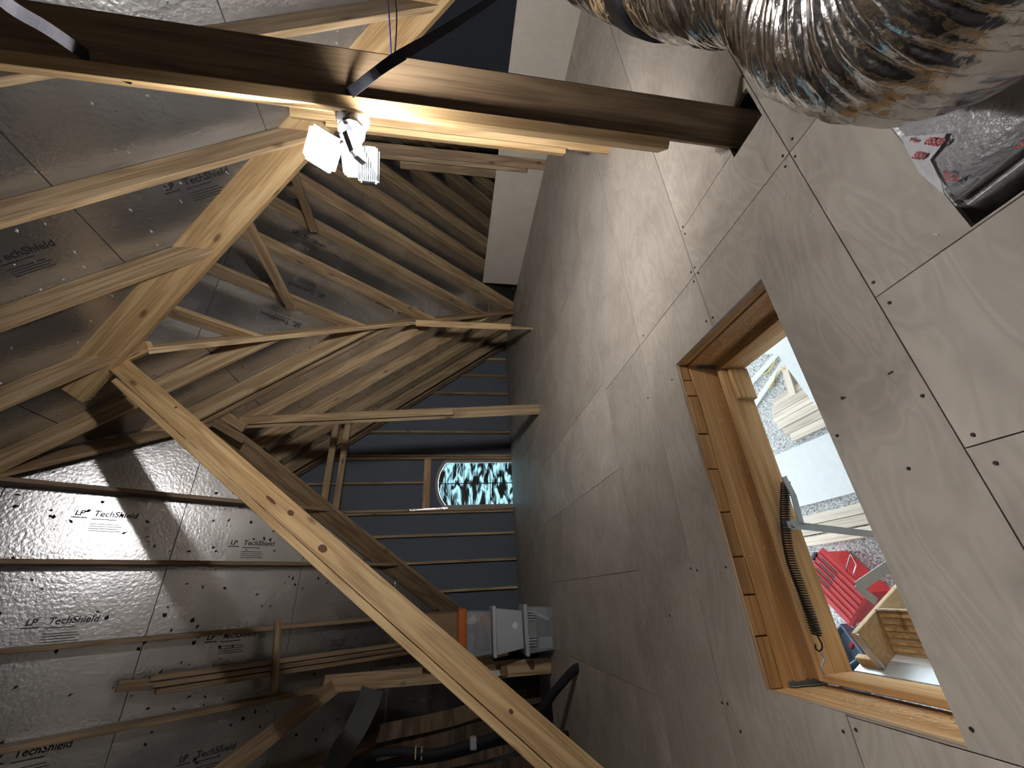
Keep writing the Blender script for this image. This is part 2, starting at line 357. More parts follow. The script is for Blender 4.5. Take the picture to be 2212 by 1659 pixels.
def rafter(slope, name, a, b, mat=MW, depth=RD, th=.038, drop=0, cuts=None):
    """a,b plan points (upper, lower) on a slope's inner plane"""
    s = SL[slope]; f = s['f']
    p0 = V((*a, f(*a)-drop)); p1 = V((*b, f(*b)-drop))
    n = V((s['sg']*P, 0, 1)) if s['ax'] == 0 else V((0, s['sg']*P, 1)); n.normalize()
    o = board(name, p0, p1, depth, th, n, mat, CEIL[slope], oy=depth/2)
    if cuts:
        Mi = WM[o.name].inverted(); bm = bmesh.new(); bm.from_mesh(o.data)
        for c, nn in cuts:
            co = Mi @ V((*c, 0)); no = (Mi.to_3x3() @ V((*nn, 0))).normalized()
            bmesh.ops.bisect_plane(bm, geom=bm.verts[:]+bm.edges[:]+bm.faces[:], plane_co=co, plane_no=no, clear_outer=True)
            bmesh.ops.holes_fill(bm, edges=bm.edges[:], sides=0)
        bm.to_mesh(o.data); bm.free()
    return o
CV1, CV2 = ((XM, YB), (1, -1)), ((XA, YR), (1, 1))          # far valley, near valley
CH, CB2 = ((XG, YA2), (-1, 1)), ((XG, YA2), (1, 1))          # hip, gable valley
neg = lambda c: (c[0], (-c[1][0], -c[1][1]))
for k in range(-10, 10):
    y = 1.325 + .613*k
    top = 0 if y < 2.734 else (y-2.734 if y < YA2 else XG)
    if y < .1: bot = 4.9
    elif y < YR: bot = 5.02-y
    elif y < 5.95: bot = y-1.28
    else: bot = 4.75
    if y > 3.0 and y < 3.3: bot = XA+.05
    cuts = ([CV2] if .1 < y < YR else [CV1] if YR < y < 5.95 else []) + ([CH] if 2.734 < y < YA2 else [])
    rafter('main', 'rafter', (top-(.25 if 2.734 < y < YA2 else 0), y), (bot+(.25 if .1 < y < 5.95 else .02), y), cuts=cuts)
    if k == 5: rafter('main', 'rafter', (top+.0, y+.13), (bot+.4, y+.13), MW, cuts=[CV1])
rafter('main', 'rafter', (XG, YG-.021), (4.75, YG-.021), MWD)
rafter('main', 'rafter', (XG, YG-.10), (4.75, YG-.10), MWD)
for k in range(0, 11):
    x = 2.40 + .61*k
    rafter('cross', 'rafter', (x, YR), (x, min(x+1.28+.25, 6.05)), cuts=[neg(CV1)])
for k in range(0, 5):
    x = 1.045 - .613*k
    top = x+2.734 if x > 0 else 2.734-x
    rafter('front', 'rafter', (x, top-.2), (x, min(6.5-x+.25, 7.5)), MWD, cuts=[CB2]+([neg(CH)] if x > 0 else []))
for k in range(1, 5):
    x = -.0 - .613*k
    rafter('front', 'rafter', (x-1.9, 2.734-x+1.9), (x-1.9, 7.5), MWD)
def beam_line(name, a, d, s0, s1, depth, th, mat, par, side_shift=0, below=0.0):
    a = V(a); d = V(d); p0 = a+d*s0; p1 = a+d*s1; x = (p1-p0).normalized()
    up = V((0, 0, 1)); up = (up-x*up.dot(x)).normalized(); sd = x.cross(up)
    return board(name, p0, p1, depth, th, up, mat, par, oy=depth/2-below, oz=side_shift)
VB = beam_line('valley_beam', (XA, YR, ZR), (1, -1, -P), -.30, 2.75, .36, .076, MWN, CEIL['main'], 0)
beam_line('valley_rafter', (XM, YB, 0), (-1, -1, P), -.1, 2.70, .2, .05, MW, CEIL['cross'], 0, .025)
beam_line('hip_rafter', (XG, YA2, ZA2), (-1, -1, P), -.05, 1.85, .22, .045, MWD, CEIL['front'], 0, .03)
beam_line('valley_beam', (XG, YA2, ZA2), (-1, 1, -P), -.05, 2.55, .26, .05, MWD, CEIL['front'], 0, .03)
board('ridge_board', (XA, YR, ZR+.13), (9, YR, ZR+.13), .2, .038, (0, 0, 1), MWD, CEIL['cross'])
board('ridge_board', (XG, YA2, ZA2+.13), (XG, 7.2, ZA2+.13), .2, .038, (0, 0, 1), MWD, CEIL['gableleft'])
board('ridge_board', (0, -5, P*XM+.13), (0, 2.734, P*XM+.13), .2, .038, (0, 0, 1), MWD, CEIL['left'])
# collar ties
for x, y0 in ((4.12, 3.775), (2.92, 3.755)):
    z = fB(0, y0); board('collar_tie', (x-.04, y0+.05, z), (x-.04, 2*YR-y0-.1, z), .09, .038, (0, 0, 1), MWD, CEIL['cross'])
for y, z in ((5.98, 2.82), (6.37, 2.75)):
    x1 = XM-z/P; board('collar_tie', (x1, y, z), (2*XG-x1, y, z), .09, .038, (0, 0, 1), MW, CEIL['gableleft'])
# blocks at the apex
pa = V((XA, YR, ZR))
board('blocking', atD(205, 752, 3.55), atD(162, 850, 3.45), .26, .04, RGT*.8-DWN*.5, MWN, CEIL['main'])
board('blocking', atD(225, 790, 3.32), atD(325, 748, 3.32), .09, .05, DWN, MWN, CEIL['main'])
board('blocking', atD(462, 912, 4.4), atD(528, 950, 4.4), .09, .02, RGT, MW, CEIL['front'])
board('blocking', atD(478, 893, 4.5), atD(528, 925, 4.5), .10, .03, RGT, MW, CEIL['front'])
# nail tips and torn foil
def inside(poly, x, y):
    sg = [(b[0]-a[0])*(y-a[1])-(b[1]-a[1])*(x-a[0]) for a, b in zip(poly, poly[1:]+poly[:1])]
    return all(v > .06 for v in sg) or all(v < -.06 for v in sg)
def specks(slope, n, mat, x0, x1, y0, y1, smin, smax, name='nail_tips'):
    f = SL[slope]['f']; s = SL[slope]; bm = bmesh.new()
    nr = V((s['sg']*P, 0, 1)) if s['ax'] == 0 else V((0, s['sg']*P, 1)); nr.normalize()
    rnd = random.Random(n)
    for _ in range(n):
        x, y = rnd.uniform(x0, x1), rnd.uniform(y0, y1)
        if not any(inside(q_, x, y) for q_ in s['polys']): continue
        c = V((x, y, f(x, y)+DV)) + nr*.002
        t = nr.cross(V((rnd.uniform(-1, 1), rnd.uniform(-1, 1), rnd.uniform(-1, 1)))).normalized(); u = nr.cross(t)
        a = rnd.uniform(smin, smax); b_ = a*rnd.uniform(.25, .7)
        q = [bm.verts.new(c+t*a), bm.verts.new(c+u*b_), bm.verts.new(c-t*a*.6), bm.verts.new(c-u*b_)]
        tip = bm.verts.new(c - nr*rnd.uniform(.01, .03) + t*rnd.uniform(-.01, .01))
        for i in range(4): bm.faces.new((q[i], q[(i+1) % 4], tip))
    o = bm_obj(name, bm, mat, CEIL[slope]); o['kind'] = 'stuff'
specks('front', 260, MPRINT, -1.6, 1.2, 4.0, 6.8, .012, .034)
specks('main', 220, MDUST, 1.4, 3.4, .4, 3.2, .006, .020, 'torn_foil_flakes')
specks('cross', 150, MDUST, 2.2, 6.5, 3.3, 5.6, .004, .010, 'torn_foil_flakes')
specks('main', 90, MPRINT, 1.9, 4.0, 3.9, 6.8, .005, .013)
# printed lettering on the sheathing
def brand(slope, px_, py_, size, flip, mark=True):
    s = SL[slope]; f = s['f']; n = V((s['sg']*P, 0, 1)) if s['ax'] == 0 else V((0, s['sg']*P, 1)); n.normalize()
    c0 = {'main': P*XM, 'cross': P*YB, 'front': P*YS}[slope] + DV
    nn = V((P, 0, 1)) if s['ax'] == 0 else V((0, P, 1))
    v = ray(px_, py_); pos = CAM + v*((c0-nn.dot(CAM))/nn.dot(v)) - n*.0015
    u = V((1, 0, -P)) if s['ax'] == 0 else V((0, 1, -P))
    u.normalize()
    if flip: u = -u
    up = (-n).cross(u)
    size *= .56
    o = text('printed_brand', 'LP', size*.9, pos, u, up, MPRINT, CEIL[slope], size*.022, .1)
    text('printed_name', 'TechShield', size, pos+u*size*1.75, u, up, MPRINT, o, size*.014, .1)
    bm = bmesh.new(); M = WM[o.name]
    add_box(bm, -size*.2, size*1.25, -size*.32, -size*.2, -.0005, .0005)
    for k in range(4): add_box(bm, size*1.75, size*(4.6+.3*(k % 2)), -size*(1.0+.28*k), -size*(.93+.28*k), -.0003, .0003)
    add_box(bm, size*1.75, size*4.2, -size*.42, -size*.33, -.0003, .0003)
    bm_obj('printed_lines', bm, MPRINT, o, M)
for a in (('front', 160, 1112, .125, 0), ('front', 497, 1176, .125, 0), ('front', 52, 1352, .125, 0), ('front', 446, 1383, .125, 0), ('front', 765, 1403, .12, 1), ('front', -30, 1650, .125, 0), ('front', 385, 1648, .125, 0),
          ('cross', 648, 703, .115, 1), ('cross', 868, 676, .115, 1), ('cross', 633, 500, .115, 0), ('cross', 700, 640, .115, 1), ('cross', 890, 472, .11, 1), ('cross', 1008, 504, .11, 1),
          ('main', -60, 585, .12, 0), ('main', 358, 413, .12, 0), ('main', 255, 865, .11, 0), ('main', 830, 790, .1, 0)):
    brand(*a)
# ------------------------------------------------------------------ attic floor
HX0, HX1, HY0, HY1 = -.355, 1.008, 1.01, 1.658
FLOOR = empty('floor', (0, 0, -.02), 'tan plywood subfloor of screwed sheets around the open hatch', 'floor', None, 'structure')
def sheet(x0, x1, y0, y1, hole=None, z=0.0, cut=None):
    g = .0016; x0 += g; x1 -= g; y0 += g; y1 -= g
    bm = bmesh.new(); xs = [x0, x1]; ys = [y0, y1]
    cx, cy = (x0+x1)/2, (y0+y1)/2
    holes = [h for h in (cut or []) if h[0] < x1 and h[1] > x0 and h[2] < y1 and h[3] > y0]
    for h in holes:
        xs += [min(max(h[0], x0), x1), min(max(h[1], x0), x1)]; ys += [min(max(h[2], y0), y1), min(max(h[3], y0), y1)]
    xs = sorted(set(xs)); ys = sorted(set(ys))
    for i in range(len(xs)-1):
        for j in range(len(ys)-1):
            mx, my = (xs[i]+xs[i+1])/2, (ys[j]+ys[j+1])/2
            if any(h[0] < mx < h[1] and h[2] < my < h[3] for h in holes): continue
            add_box(bm, xs[i]-cx, xs[i+1]-cx, ys[j]-cy, ys[j+1]-cy, -.018, 0)
    if not bm.faces: bm.free(); return None
    bmesh.ops.remove_doubles(bm, verts=bm.verts[:], dist=.0001)
    o = bm_obj('plywood_sheet', bm, MPLY, FLOOR, Matrix.Translation((cx, cy, z)))
    return o
CUT = [(HX0, HX1, HY0, HY1), (.68, 1.6, -1.5, .48), (1.57, 1.76, .73, .90)]
SH = []
rows = [(-3.0, -1.72, [-3, -.6, 1.84, 4.87]), (-1.72, -.5, [-3, -1.8, .64, 3.08, 4.87]), (-.5, .716, [-3, -2.2, .24, .673, 1.315, 3.695, 4.87]),
        (.716, 1.322, [-3, -.36, 1.315, 1.60, 3.695, 4.87]), (1.322, 1.95, [-3, -1.13, 1.315, 3.695, 4.87]), (1.95, 2.555, [-3, -1.13, 1.315, 3.695, 4.87]),
        (2.555, 4.93, [-3, -1.75, -.53, .09, .72, 1.385, 2.6, 3.70, 4.87]), (4.93, 7.13, [-.6, .62, 1.84, 3.06, 4.28, 4.87])]
for y0, y1, xs in rows:
    for a, b in zip(xs, xs[1:]): SH.append(sheet(a, b, y0, y1, cut=CUT))
SH.append(sheet(-3, -.6, 4.93, 5.25))
def scr(x, y, r=.006):
    p = onZ(x, y); bm = bmesh.new()
    bmesh.ops.create_cone(bm, cap_ends=True, segments=8, radius1=r*1.25, radius2=r, depth=.004)
    best = None
    for s_ in SH:
        if s_ is None: continue
        c = WM[s_.name].translation; dm = s_.data.vertices
        if min(v.co.x for v in dm)+c.x <= p.x <= max(v.co.x for v in dm)+c.x and min(v.co.y for v in dm)+c.y <= p.y <= max(v.co.y for v in dm)+c.y: best = s_
    if best: bm_obj('screw', bm, MSCREW, best, Matrix.Translation((p.x, p.y, .0008)))
for q in ((1887,610),(1922,654),(1993,855),(2102,939),(2151,1000),(1809,941),(2099,1575),(1822,1580),(1849,1576),(1712,300),(1691,337),(1697,360),(1718,338),(1475,490),(1480,505),(1501,578),(1493,588),(1509,590),(1499,608),(1540,686),(1526,694),(1640,252),(1610,197),(1390,725),(1384,745),(1492,1228),(1506,1232),(1568,1225),(1560,1518),(1572,1520),(1447,1330),(1600,1580),(1963,1012),(1820,860),(1400,860),(1452,820)):
    scr(*q, r=.004 if q[0] > 1600 else .0045)
# small chips and splinters lying on the sheets
for q, c in (((1752, 467), MPAINT), ((2022, 506), MPAINT), ((1670, 425), MPAINT), ((1705, 430), MCHIP), ((1924, 805), MSCREW), ((1822, 858), MSCREW), ((1783, 452), MCHIP)):
    p = onZ(*q); bm = bmesh.new(); add_box(bm, -.007, .007, -.0015, .002, 0, .002)
    o = bm_obj('debris_chip', bm, c, None, Matrix.Translation((p.x, p.y, .0002)) @ Matrix.Rotation(random.uniform(0, 3), 4, 'Z'))
    tag(o, {0: 'largest white paint chip on the floor beside the long dark joint', 1: 'white chip on the plywood sheet beside the foil box', 2: 'small white chip left of the larger paint chip', 3: 'tan splinter left of the large paint chip', 4: 'dark splinter on plywood right of the hatch', 5: 'dark speck of wood beside the hatch edge', 6: 'tan chip just above the large white paint chip'}[[1752, 2022, 1670, 1705, 1924, 1822, 1783].index(q[0])], 'debris')
# ceiling of the room below (closes the attic) with the hatch opening
bm = bmesh.new()
for r_ in ((-5.6, HX0-.04, -5.2, 8.2), (HX1+.04, 9.2, -5.2, 8.2), (HX0-.04, HX1+.04, -5.2, HY0-.04), (HX0-.04, HX1+.04, HY1+.04, 8.2)):
    add_box(bm, r_[0], r_[1], r_[2], r_[3], -.34, -.27)
tag(bm_obj('ceiling', bm, MSHEET), 'white ceiling of the room below, cut for the hatch', 'ceiling', None, 'structure')
# ------------------------------------------------------------------ gable wall, knee wall, outer walls
bm = bmesh.new()
def wpoly(bm, pts, y0, y1):
    A = [bm.verts.new((x, y0, z)) for x, z in pts]; B = [bm.verts.new((x, y1, z)) for x, z in pts]; n = len(pts)
    bm.faces.new(A); bm.faces.new(B[::-1])
    for i in range(n): bm.faces.new((A[i], B[i], B[(i+1) % n], A[(i+1) % n]))
zt = lambda x: min(fM(x, 0), fG(x, 0))+DV+.05
WX0, WX1, WZ1 = 1.37, 2.215, 1.375
wpoly(bm, [(-.95, -.3), (WX0, -.3), (WX0, zt(WX0)), (-.95, zt(-.95))], YG+.09, YG+.16)
wpoly(bm, [(WX0, WZ1), (WX1, WZ1), (WX1, zt(WX1)), (XG, zt(XG)), (WX0, zt(WX0))], YG+.09, YG+.16)
wpoly(bm, [(WX0, -.3), (WX1, -.3), (WX1, -.02), (WX0, -.02)], YG+.09, YG+.16)
wpoly(bm, [(WX1, -.3), (EX, -.3), (EX, max(-.3, zt(EX))+.02), (WX1, zt(WX1))], YG+.09, YG+.16)
wpoly(bm, [(-1.75, -.3), (-.6, -.3), (-.6, .66), (-1.75, .66)], YG+.09, YG+.16)
GW = tag(bm_obj('wall_far', bm, MGRAY), 'dark blue-grey gable wall with exposed studs around the window', 'wall', None, 'structure')
def stud(x, z0, z1, w=.038): return board('stud', (x, YG+.045, z0), (x, YG+.045, z1), .089, w, (0, 1, 0), MW, GW)
for x in (4.35, 3.95, 3.545, 3.14, 2.735, .93, .52, .10, -.31): stud(x, 0, zt(x)-.3)
for x in (2.235, 2.28): stud(x, 0, zt(x)-.3)
for x in (1.29, 1.335): stud(x, 0, zt(x)-.3)
stud(1.80, 1.55, zt(1.8)-.3)
board('header', (1.33, YG+.03, 1.50), (2.24, YG+.03, 1.50), .038, .12, (0, 1, 0), MWN, GW)
# window: arched frame, six panes, muntins
WIN = tag(empty('window_1', (1.79, YG+.08, 0), 'arched gable window with streaky black paint and daylight behind', 'window', None, 'structure'))
def arch(hw, ztop, rise, n=14):
    """upright outline: straight sides, segmental arch top"""
    R = (hw*hw+rise*rise)/(2*rise); cz = ztop-R; a0 = math.asin(hw/R)
    return [(R*math.sin(-a0+2*a0*i/n), cz+R*math.cos(-a0+2*a0*i/n)) for i in range(n+1)]
bm = bmesh.new()
for (hi_, ho, y0, y1, dz) in ((.375, .408, YG+.06, YG+.12, .035), (.408, .424, YG+.075, YG+.11, .05)):
    ai = [(-hi_, -.01)] + arch(hi_, 1.31+dz-.035, .14) + [(hi_, -.01)]; ao = [(-ho, -.01)] + arch(ho, 1.31+dz, .15) + [(ho, -.01)]
    for i in range(len(ai)-1):
        q = [ai[i], ai[i+1], ao[i+1], ao[i]]
        wpoly(bm, [(1.79+x, z) for x, z in q], y0, y1)
bm_obj('window_frame', bm, MVINYL, WIN)
bm = bmesh.new(); fo = arch(.424, 1.36, .15)
wpoly(bm, [(1.79+x, z) for x, z in fo] + [(WX1+.01, WZ1+.02), (WX0-.01, WZ1+.02)], YG+.10, YG+.13); bm_obj('spandrel', bm, MGRAY, WIN)
ins = arch(.372, 1.305, .14)
def pane(x0, x1, z0, z1):
    poly = [(-.372, -.02)] + ins + [(.372, -.02)]
    q = clip(clip(clip(clip(poly, 0, x1, True), 0, x0, False), 1, z1, True), 1, z0, False)
    bm = bmesh.new(); wpoly(bm, [(1.79+x, z) for x, z in q], YG+.088, YG+.092); return bm_obj('pane', bm, MGLASS, WIN)
for i, (x0, x1) in enumerate(((-.372, -.004), (.004, .372))):
    for j, (z0, z1) in enumerate(((-.02, .385), (.395, .85), (.86, 1.32))): pane(x0, x1, z0, z1)
box('muntin', 1.784, 1.796, YG+.08, YG+.10, -.01, 1.30, MMUNT, WIN)
for z in (.39, .855): box('muntin', 1.42, 2.16, YG+.08, YG+.10, z-.006, z+.006, MMUNT, WIN)
fp = onY(895, 1100, YG-.01)
o = board('foil_strip', onY(885, 1102, YG), onY(968, 1097, YG), .03, .004, (1, 0, 0), MDUCT); tag(o, 'crumpled silver foil strip stuck to the stud above the window', 'foil strip')
# knee wall panel
KW = empty('wall_right', (4.87, 2, 0), 'pale plywood knee wall panel along the right edge of the floor', 'wall', None, 'structure')
for a, b in ((-3.0, -.2), (-.2, 2.24), (2.24, 3.18), (3.184, 5.44)): box('panel', 4.87, 4.888, a+.001, b-.001, 0, .615, MKNEE, KW)
prism('wall_back', [(-EX, -.3), (EX, -.3), (EX, fM(EX, 0)+DV+.05), (0, fM(0, 0)+DV+.05), (-EX, fM(EX, 0)+DV+.05)], 'Y', -5.1, -5.0, MGRAY)
tag(bpy.data.objects['wall_back'], 'gable wall behind the camera', 'wall', None, 'structure')
prism('wall_wing', [(-.2, -.3), (6.5, -.3), (6.5, .0), (YR, ZR+DV+.05), (-.2, .0)], 'X', 9.0, 9.1, MGRAY)
tag(bpy.data.objects['wall_wing'], 'far end wall of the cross wing', 'wall', None, 'structure')
# ------------------------------------------------------------------ posts standing on the floor
def post(label, foot, top, wdir, w, t, sister, mat=MW, mats=None, group='props under the roof beams'):
    """sister=(z0,z1,w,t,offset along wdir, offset along normal)"""
    e = empty('wooden_post', foot, label, 'post', None)
    f0, f1 = V(foot), V(top)
    board('stud', f0, f1, w, t, wdir, mat, e)
    if sister:
        z0, z1, sw, st, ow, on = sister
        a = f0.lerp(f1, (z0-f0.z)/(f1.z-f0.z)); b = f0.lerp(f1, (z1-f0.z)/(f1.z-f0.z))
        board('sister_board', a, b, sw, st, wdir, mats or mat, e, oy=ow, oz=on)
    return e
wd = V((-.66, .75, 0)).normalized()
P1 = post('thick weathered post through a cut in the plywood beside the lamp', (1.675, .845, -.25), (1.64, .80, 3.9), wd, .142, .038, (.30, 3.85, .042, .089, .092, .0), MWD, MWN)
P2 = post('yellow pine post just behind the lamp, doubled with a shorter board', (2.95, 1.73, 0), (2.95, 1.73, 2.25), V((-.7, .7, 0)), .089, .038, (.345, 2.02, .038, .089, .064, 0), MWN, MWN)
P3 = post('post standing at the white knee panel, doubled with a rounded shorter board', (4.845, 3.155, 0), (4.80, 3.15, 3.6), V((-.7, .7, 0)), .115, .038, (.24, 3.4, .06, .038, .075, -.02), MWD, MW)
P4 = post('horizontal-looking post at the gable with a shorter board on its upper edge', (2.10, 4.65, 0), (1.86, 4.62, 3.62), V((-.75, .6, 0)), .13, .038, (1.10, 3.45, .085, .038, -.035, .038), MW, MW)
P5 = post('thin short post under the long valley rafter with a pale shorter board', (3.33, 4.60, 0), (3.33, 4.60, 1.75), V((-.7, .7, 0)), .04, .038, (.32, 1.62, .085, .038, -.012, .04), MW, MWN)
P6 = post('short pale post standing beyond the white knee panel', (5.75, 3.98, -.1), (5.75, 3.98, 1.95), V((-.7, .7, 0)), .11, .038, None, MW)
P7t = onY(700, 1478, 5.2)
P7 = post('dim post at the floor edge beside the stacked totes', (-.70, 5.18, 0), (P7t.x, 5.2, P7t.z), V((-1, 0, 0)), .15, .038, None, MW)
for q, s_ in (((1075, 1450), .10), ((1040, 1432), .13)): 
    p = onY(*q, 5.14); box('cardboard_flap', p.x-.045, p.x+.045, 5.135, 5.15, p.z-s_, p.z+s_, MCARD, P7)
p = onY(1068, 1453, 5.13); box('tag', p.x-.03, p.x+.02, 5.12, 5.13, p.z-.06, p.z+.06, MPAINT, P7)
for q, sz in (((1462, 238), .05), ((1452, 262), .03)): pass
tx = V((1.62, .845, 0))
# grade stamp on the big post
stp = onY(1452, 268, .80)
n1 = V((-.75, -.66, 0))
def post_pt(x, y):   # point on the camera-side face of the big post
    c = V((1.675, .845, 0)) + n1*.0205; v = ray(x, y); return CAM + v*((c-CAM).dot(n1)/v.dot(n1))
text('grade_stamp', '2', .035, post_pt(1461, 238), -wd, V((0, 0, -1)).cross(n1)*0+V((0, 0, 1)), MPRINT, P1)
text('grade_stamp', 'H', .03, post_pt(1459, 250), -wd, V((0, 0, 1)), MPRINT, P1, .002)
# diagonal brace with a thinner board under it, from the apex to the floor on the left
ba, bb = atD(262, 792, 3.25), atD(1250, 1659, 2.0)
bd = (bb-ba); end = ba + bd*((0-ba.z)/bd.z)
BR = empty('diagonal_brace', end, 'long yellow pine brace with a big knot crossing the picture to the bottom edge', 'brace')
vw = (bb+ba)*.5-CAM; wside = bd.cross(vw).normalized()
board('brace_board', ba - bd*.03, end, .142, .038, wside, MWN, BR)
board('strongback', ba + bd*.03, end, .045, .07, wside, MWN, BR, oy=-.098, oz=.0)
MKNOT = plain('knot', (.16, .065, .025), .6, ns=120, var=.7)
bx_ = bd.normalized(); bnz = bx_.cross(wside)
if bnz.dot(vw) > 0: bnz = -bnz
def knot(px_, py_, r1, r2):
    c = ba + bnz*.0192; v = ray(px_, py_); p = CAM + v*((c-CAM).dot(bnz)/v.dot(bnz))
    bm = bmesh.new(); bmesh.ops.create_circle(bm, cap_ends=True, segments=14, radius=1)
    for v_ in bm.verts: v_.co *= 1+.12*mnoise.noise(v_.co*2+p)
    Mk = Matrix((bx_*r1, wside*r2, bnz)).transposed().to_4x4(); Mk.translation = p+bnz*.0005
    bm_obj('knot', bm, MKNOT, BR, Mk)
for a in ((697, 1185, .032, .022), (628, 1108, .026, .016), (380, 880, .012, .010), (1104, 1537, .014, .010), (585, 1080, .05, .01)): knot(*a)
# leaning brace at the lower left
b0 = V((P7t.x-.03, 5.2, P7t.z-.1)); b1 = atD(440, 1700, 3.0)
dd = (b1-b0); o = board('leaning_brace', b0, b0+dd*1.6, .14, .038, dd.cross(b0-CAM), MWD); tag(o, 'dim sloping board at the bottom left running into the dim post', 'brace')
# boards stored along the silver slope with a cleat across them
nS = V((0, P, 1)).normalized()
for i, (x, y0, y1, lb) in enumerate(((-.475, 4.62, 6.55, 'uppermost of three boards stored along the silver slope'), (-.525, 4.64, 6.5, 'middle of three boards stored along the silver slope'), (-.575, 4.66, 6.45, 'lowest of three boards stored along the silver slope'))):
    p0, p1 = V((x, y0, fS(x, y0)-.03)), V((x, y1, fS(x, y1)-.03))
    tag(board('stored_board', p0, p1, .04, .089, (1, 0, 0), MWD), lb, 'board', 'boards stored on the silver slope')
p0, p1 = V((-.50, 4.50, fS(0, 4.50)-.03)), V((-.52, 4.66, fS(0, 4.66)-.03))
tag(board('offcut_board', p0, p1, .075, .05, (1, 0, 0), MWD), 'short offcut at the left end of the stored boards', 'board', 'boards stored on the silver slope')
p0, p1 = V((-.10, 5.12, fS(0, 5.12)-.14)), V((-.72, 5.17, fS(0, 5.17)-.14))
tag(board('cleat', p0, p1, .06, .03, (0, 1, -P), MWD), 'short cleat nailed across the stored boards on the silver slope', 'cleat')
# ------------------------------------------------------------------ dark eave corner at the lower left
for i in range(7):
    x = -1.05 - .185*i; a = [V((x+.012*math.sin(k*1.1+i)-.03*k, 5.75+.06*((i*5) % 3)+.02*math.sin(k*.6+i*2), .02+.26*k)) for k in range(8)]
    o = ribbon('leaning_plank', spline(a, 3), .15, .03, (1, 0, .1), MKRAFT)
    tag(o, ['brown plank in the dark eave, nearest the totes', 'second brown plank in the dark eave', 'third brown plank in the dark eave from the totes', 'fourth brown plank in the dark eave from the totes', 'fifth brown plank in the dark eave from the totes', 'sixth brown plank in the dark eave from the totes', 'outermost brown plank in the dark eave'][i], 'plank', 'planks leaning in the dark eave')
hp = [V((-.60, 4.09, -.06)), V((-.60, 4.12, .02)), onY(1200, 1492, 4.3), onY(1160, 1540, 4.55), onY(1075, 1588, 4.75), onY(1000, 1612, 4.85), onY(930, 1628, 4.9), onY(850, 1622, 4.95), onY(780, 1640, 5.0), onY(700, 1700, 5.1)]
H = empty('insulated_pipe', hp[0], 'black foam-insulated pipe rising out of the floor joint', 'pipe')
tube('foam_sleeve', spline(hp, 6), .036, MRUB, H, 12)
pw = onY(1022, 1605, 4.82); box('tape_band', pw.x-.045, pw.x+.045, pw.y-.045, pw.y+.045, pw.z-.03, pw.z+.03, MLIDW, H, .01)
for q in ((898, 1625), (911, 1627)): pw = onY(*q, 4.92); box('cable_tie', pw.x-.042, pw.x+.042, pw.y-.042, pw.y+.042, pw.z-.006, pw.z+.006, MCHIP, H, .004)
hp2 = [V((-1.15, 4.6, .02)), onY(1090, 1600, 4.9), onY(1000, 1625, 5.05), onY(930, 1640, 5.1), onY(800, 1655, 5.2)]
tag(tube('drain_hose', spline(hp2, 6), .03, MRUB, None, 10), 'second black hose running below the insulated pipe', 'hose')
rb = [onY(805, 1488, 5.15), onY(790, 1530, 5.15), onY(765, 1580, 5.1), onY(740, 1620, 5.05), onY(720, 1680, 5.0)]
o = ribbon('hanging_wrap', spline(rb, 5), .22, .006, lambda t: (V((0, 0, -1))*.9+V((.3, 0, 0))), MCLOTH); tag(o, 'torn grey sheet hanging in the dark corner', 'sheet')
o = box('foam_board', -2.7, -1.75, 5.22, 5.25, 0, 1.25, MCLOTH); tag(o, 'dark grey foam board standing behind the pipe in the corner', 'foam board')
# ------------------------------------------------------------------ storage totes
def tote(name, label, x0, x1, y0, y1, z0, z1, lidz, body, lidm, rot, tx=.02, over=.025):
    cx, cy = (x0+x1)/2, (y0+y1)/2; M = Matrix.Translation((cx, cy, z0)) @ Matrix.Rotation(rot, 4, 'Z')
    e = bpy.data.objects.new(name, None); link(e, M); tag(e, label, 'storage tote', 'totes stacked by the gable')
    hx, hy, h = (x1-x0)/2, (y1-y0)/2, z1-z0; bm = bmesh.new()
    def ring(s, z, ins): return [bm.verts.new((a*(hx-ins), b*(hy-ins), z)) for a, b in ((-1, -1), (1, -1), (1, 1), (-1, 1))]
    R = [ring(1, .0, tx), ring(1, h, 0), ring(1, h, .004), ring(1, .004, tx+.004)]
    for a, b in ((0, 1), (1, 2), (2, 3)):
        for i in range(4): bm.faces.new((R[a][i], R[a][(i+1) % 4], R[b][(i+1) % 4], R[b][i]))
    bm.faces.new(R[0][::-1]); bm.faces.new(R[3])
    bm_obj('body', bm, body, e, M)
    ld = box('lid', -hx-over, hx+over, -hy-over, hy+over, h-.012, h+lidz, lidm, e, .012, M)
    return e, M, hx, hy, h
e1 = tote('storage_tote', 'clear tote at the bottom of the stack with a frosted latched lid', -.55, -.125, 4.88, 5.20, .0, .285, .03, MCLR, MLIDC, 0)
for i in (-.14, .09):
    for k in range(4): box('latch', i+k*.025-.004, i+k*.025+.004, -.19, -.165, .20, .30, MLIDC, e1[0], 0, e1[1])
e2 = tote('storage_tote', 'milky white tote in the middle of the stack with white lid', -.545, -.125, 4.89, 5.20, .325, .62, .03, MMILK, MLIDW, .03, .04)
e3 = tote('storage_tote', 'clear tote with an orange lid on top of the stack', -.545, -.13, 4.88, 5.18, .66, .935, .075, MCLR, MORG, -.02)
def item(name, label, cat, M, dims, loc, rot, mat, bev=.01):
    Mi = M @ Matrix.Translation(loc) @ Matrix.Rotation(rot, 4, 'Y')
    bm = bmesh.new(); add_box(bm, -dims[0]/2, dims[0]/2, -dims[1]/2, dims[1]/2, -dims[2]/2, dims[2]/2)
    bmesh.ops.bevel(bm, geom=bm.edges[:], offset=bev, segments=2, affect='EDGES')
    tag(bm_obj(name, bm, mat, None, Mi), label, cat)
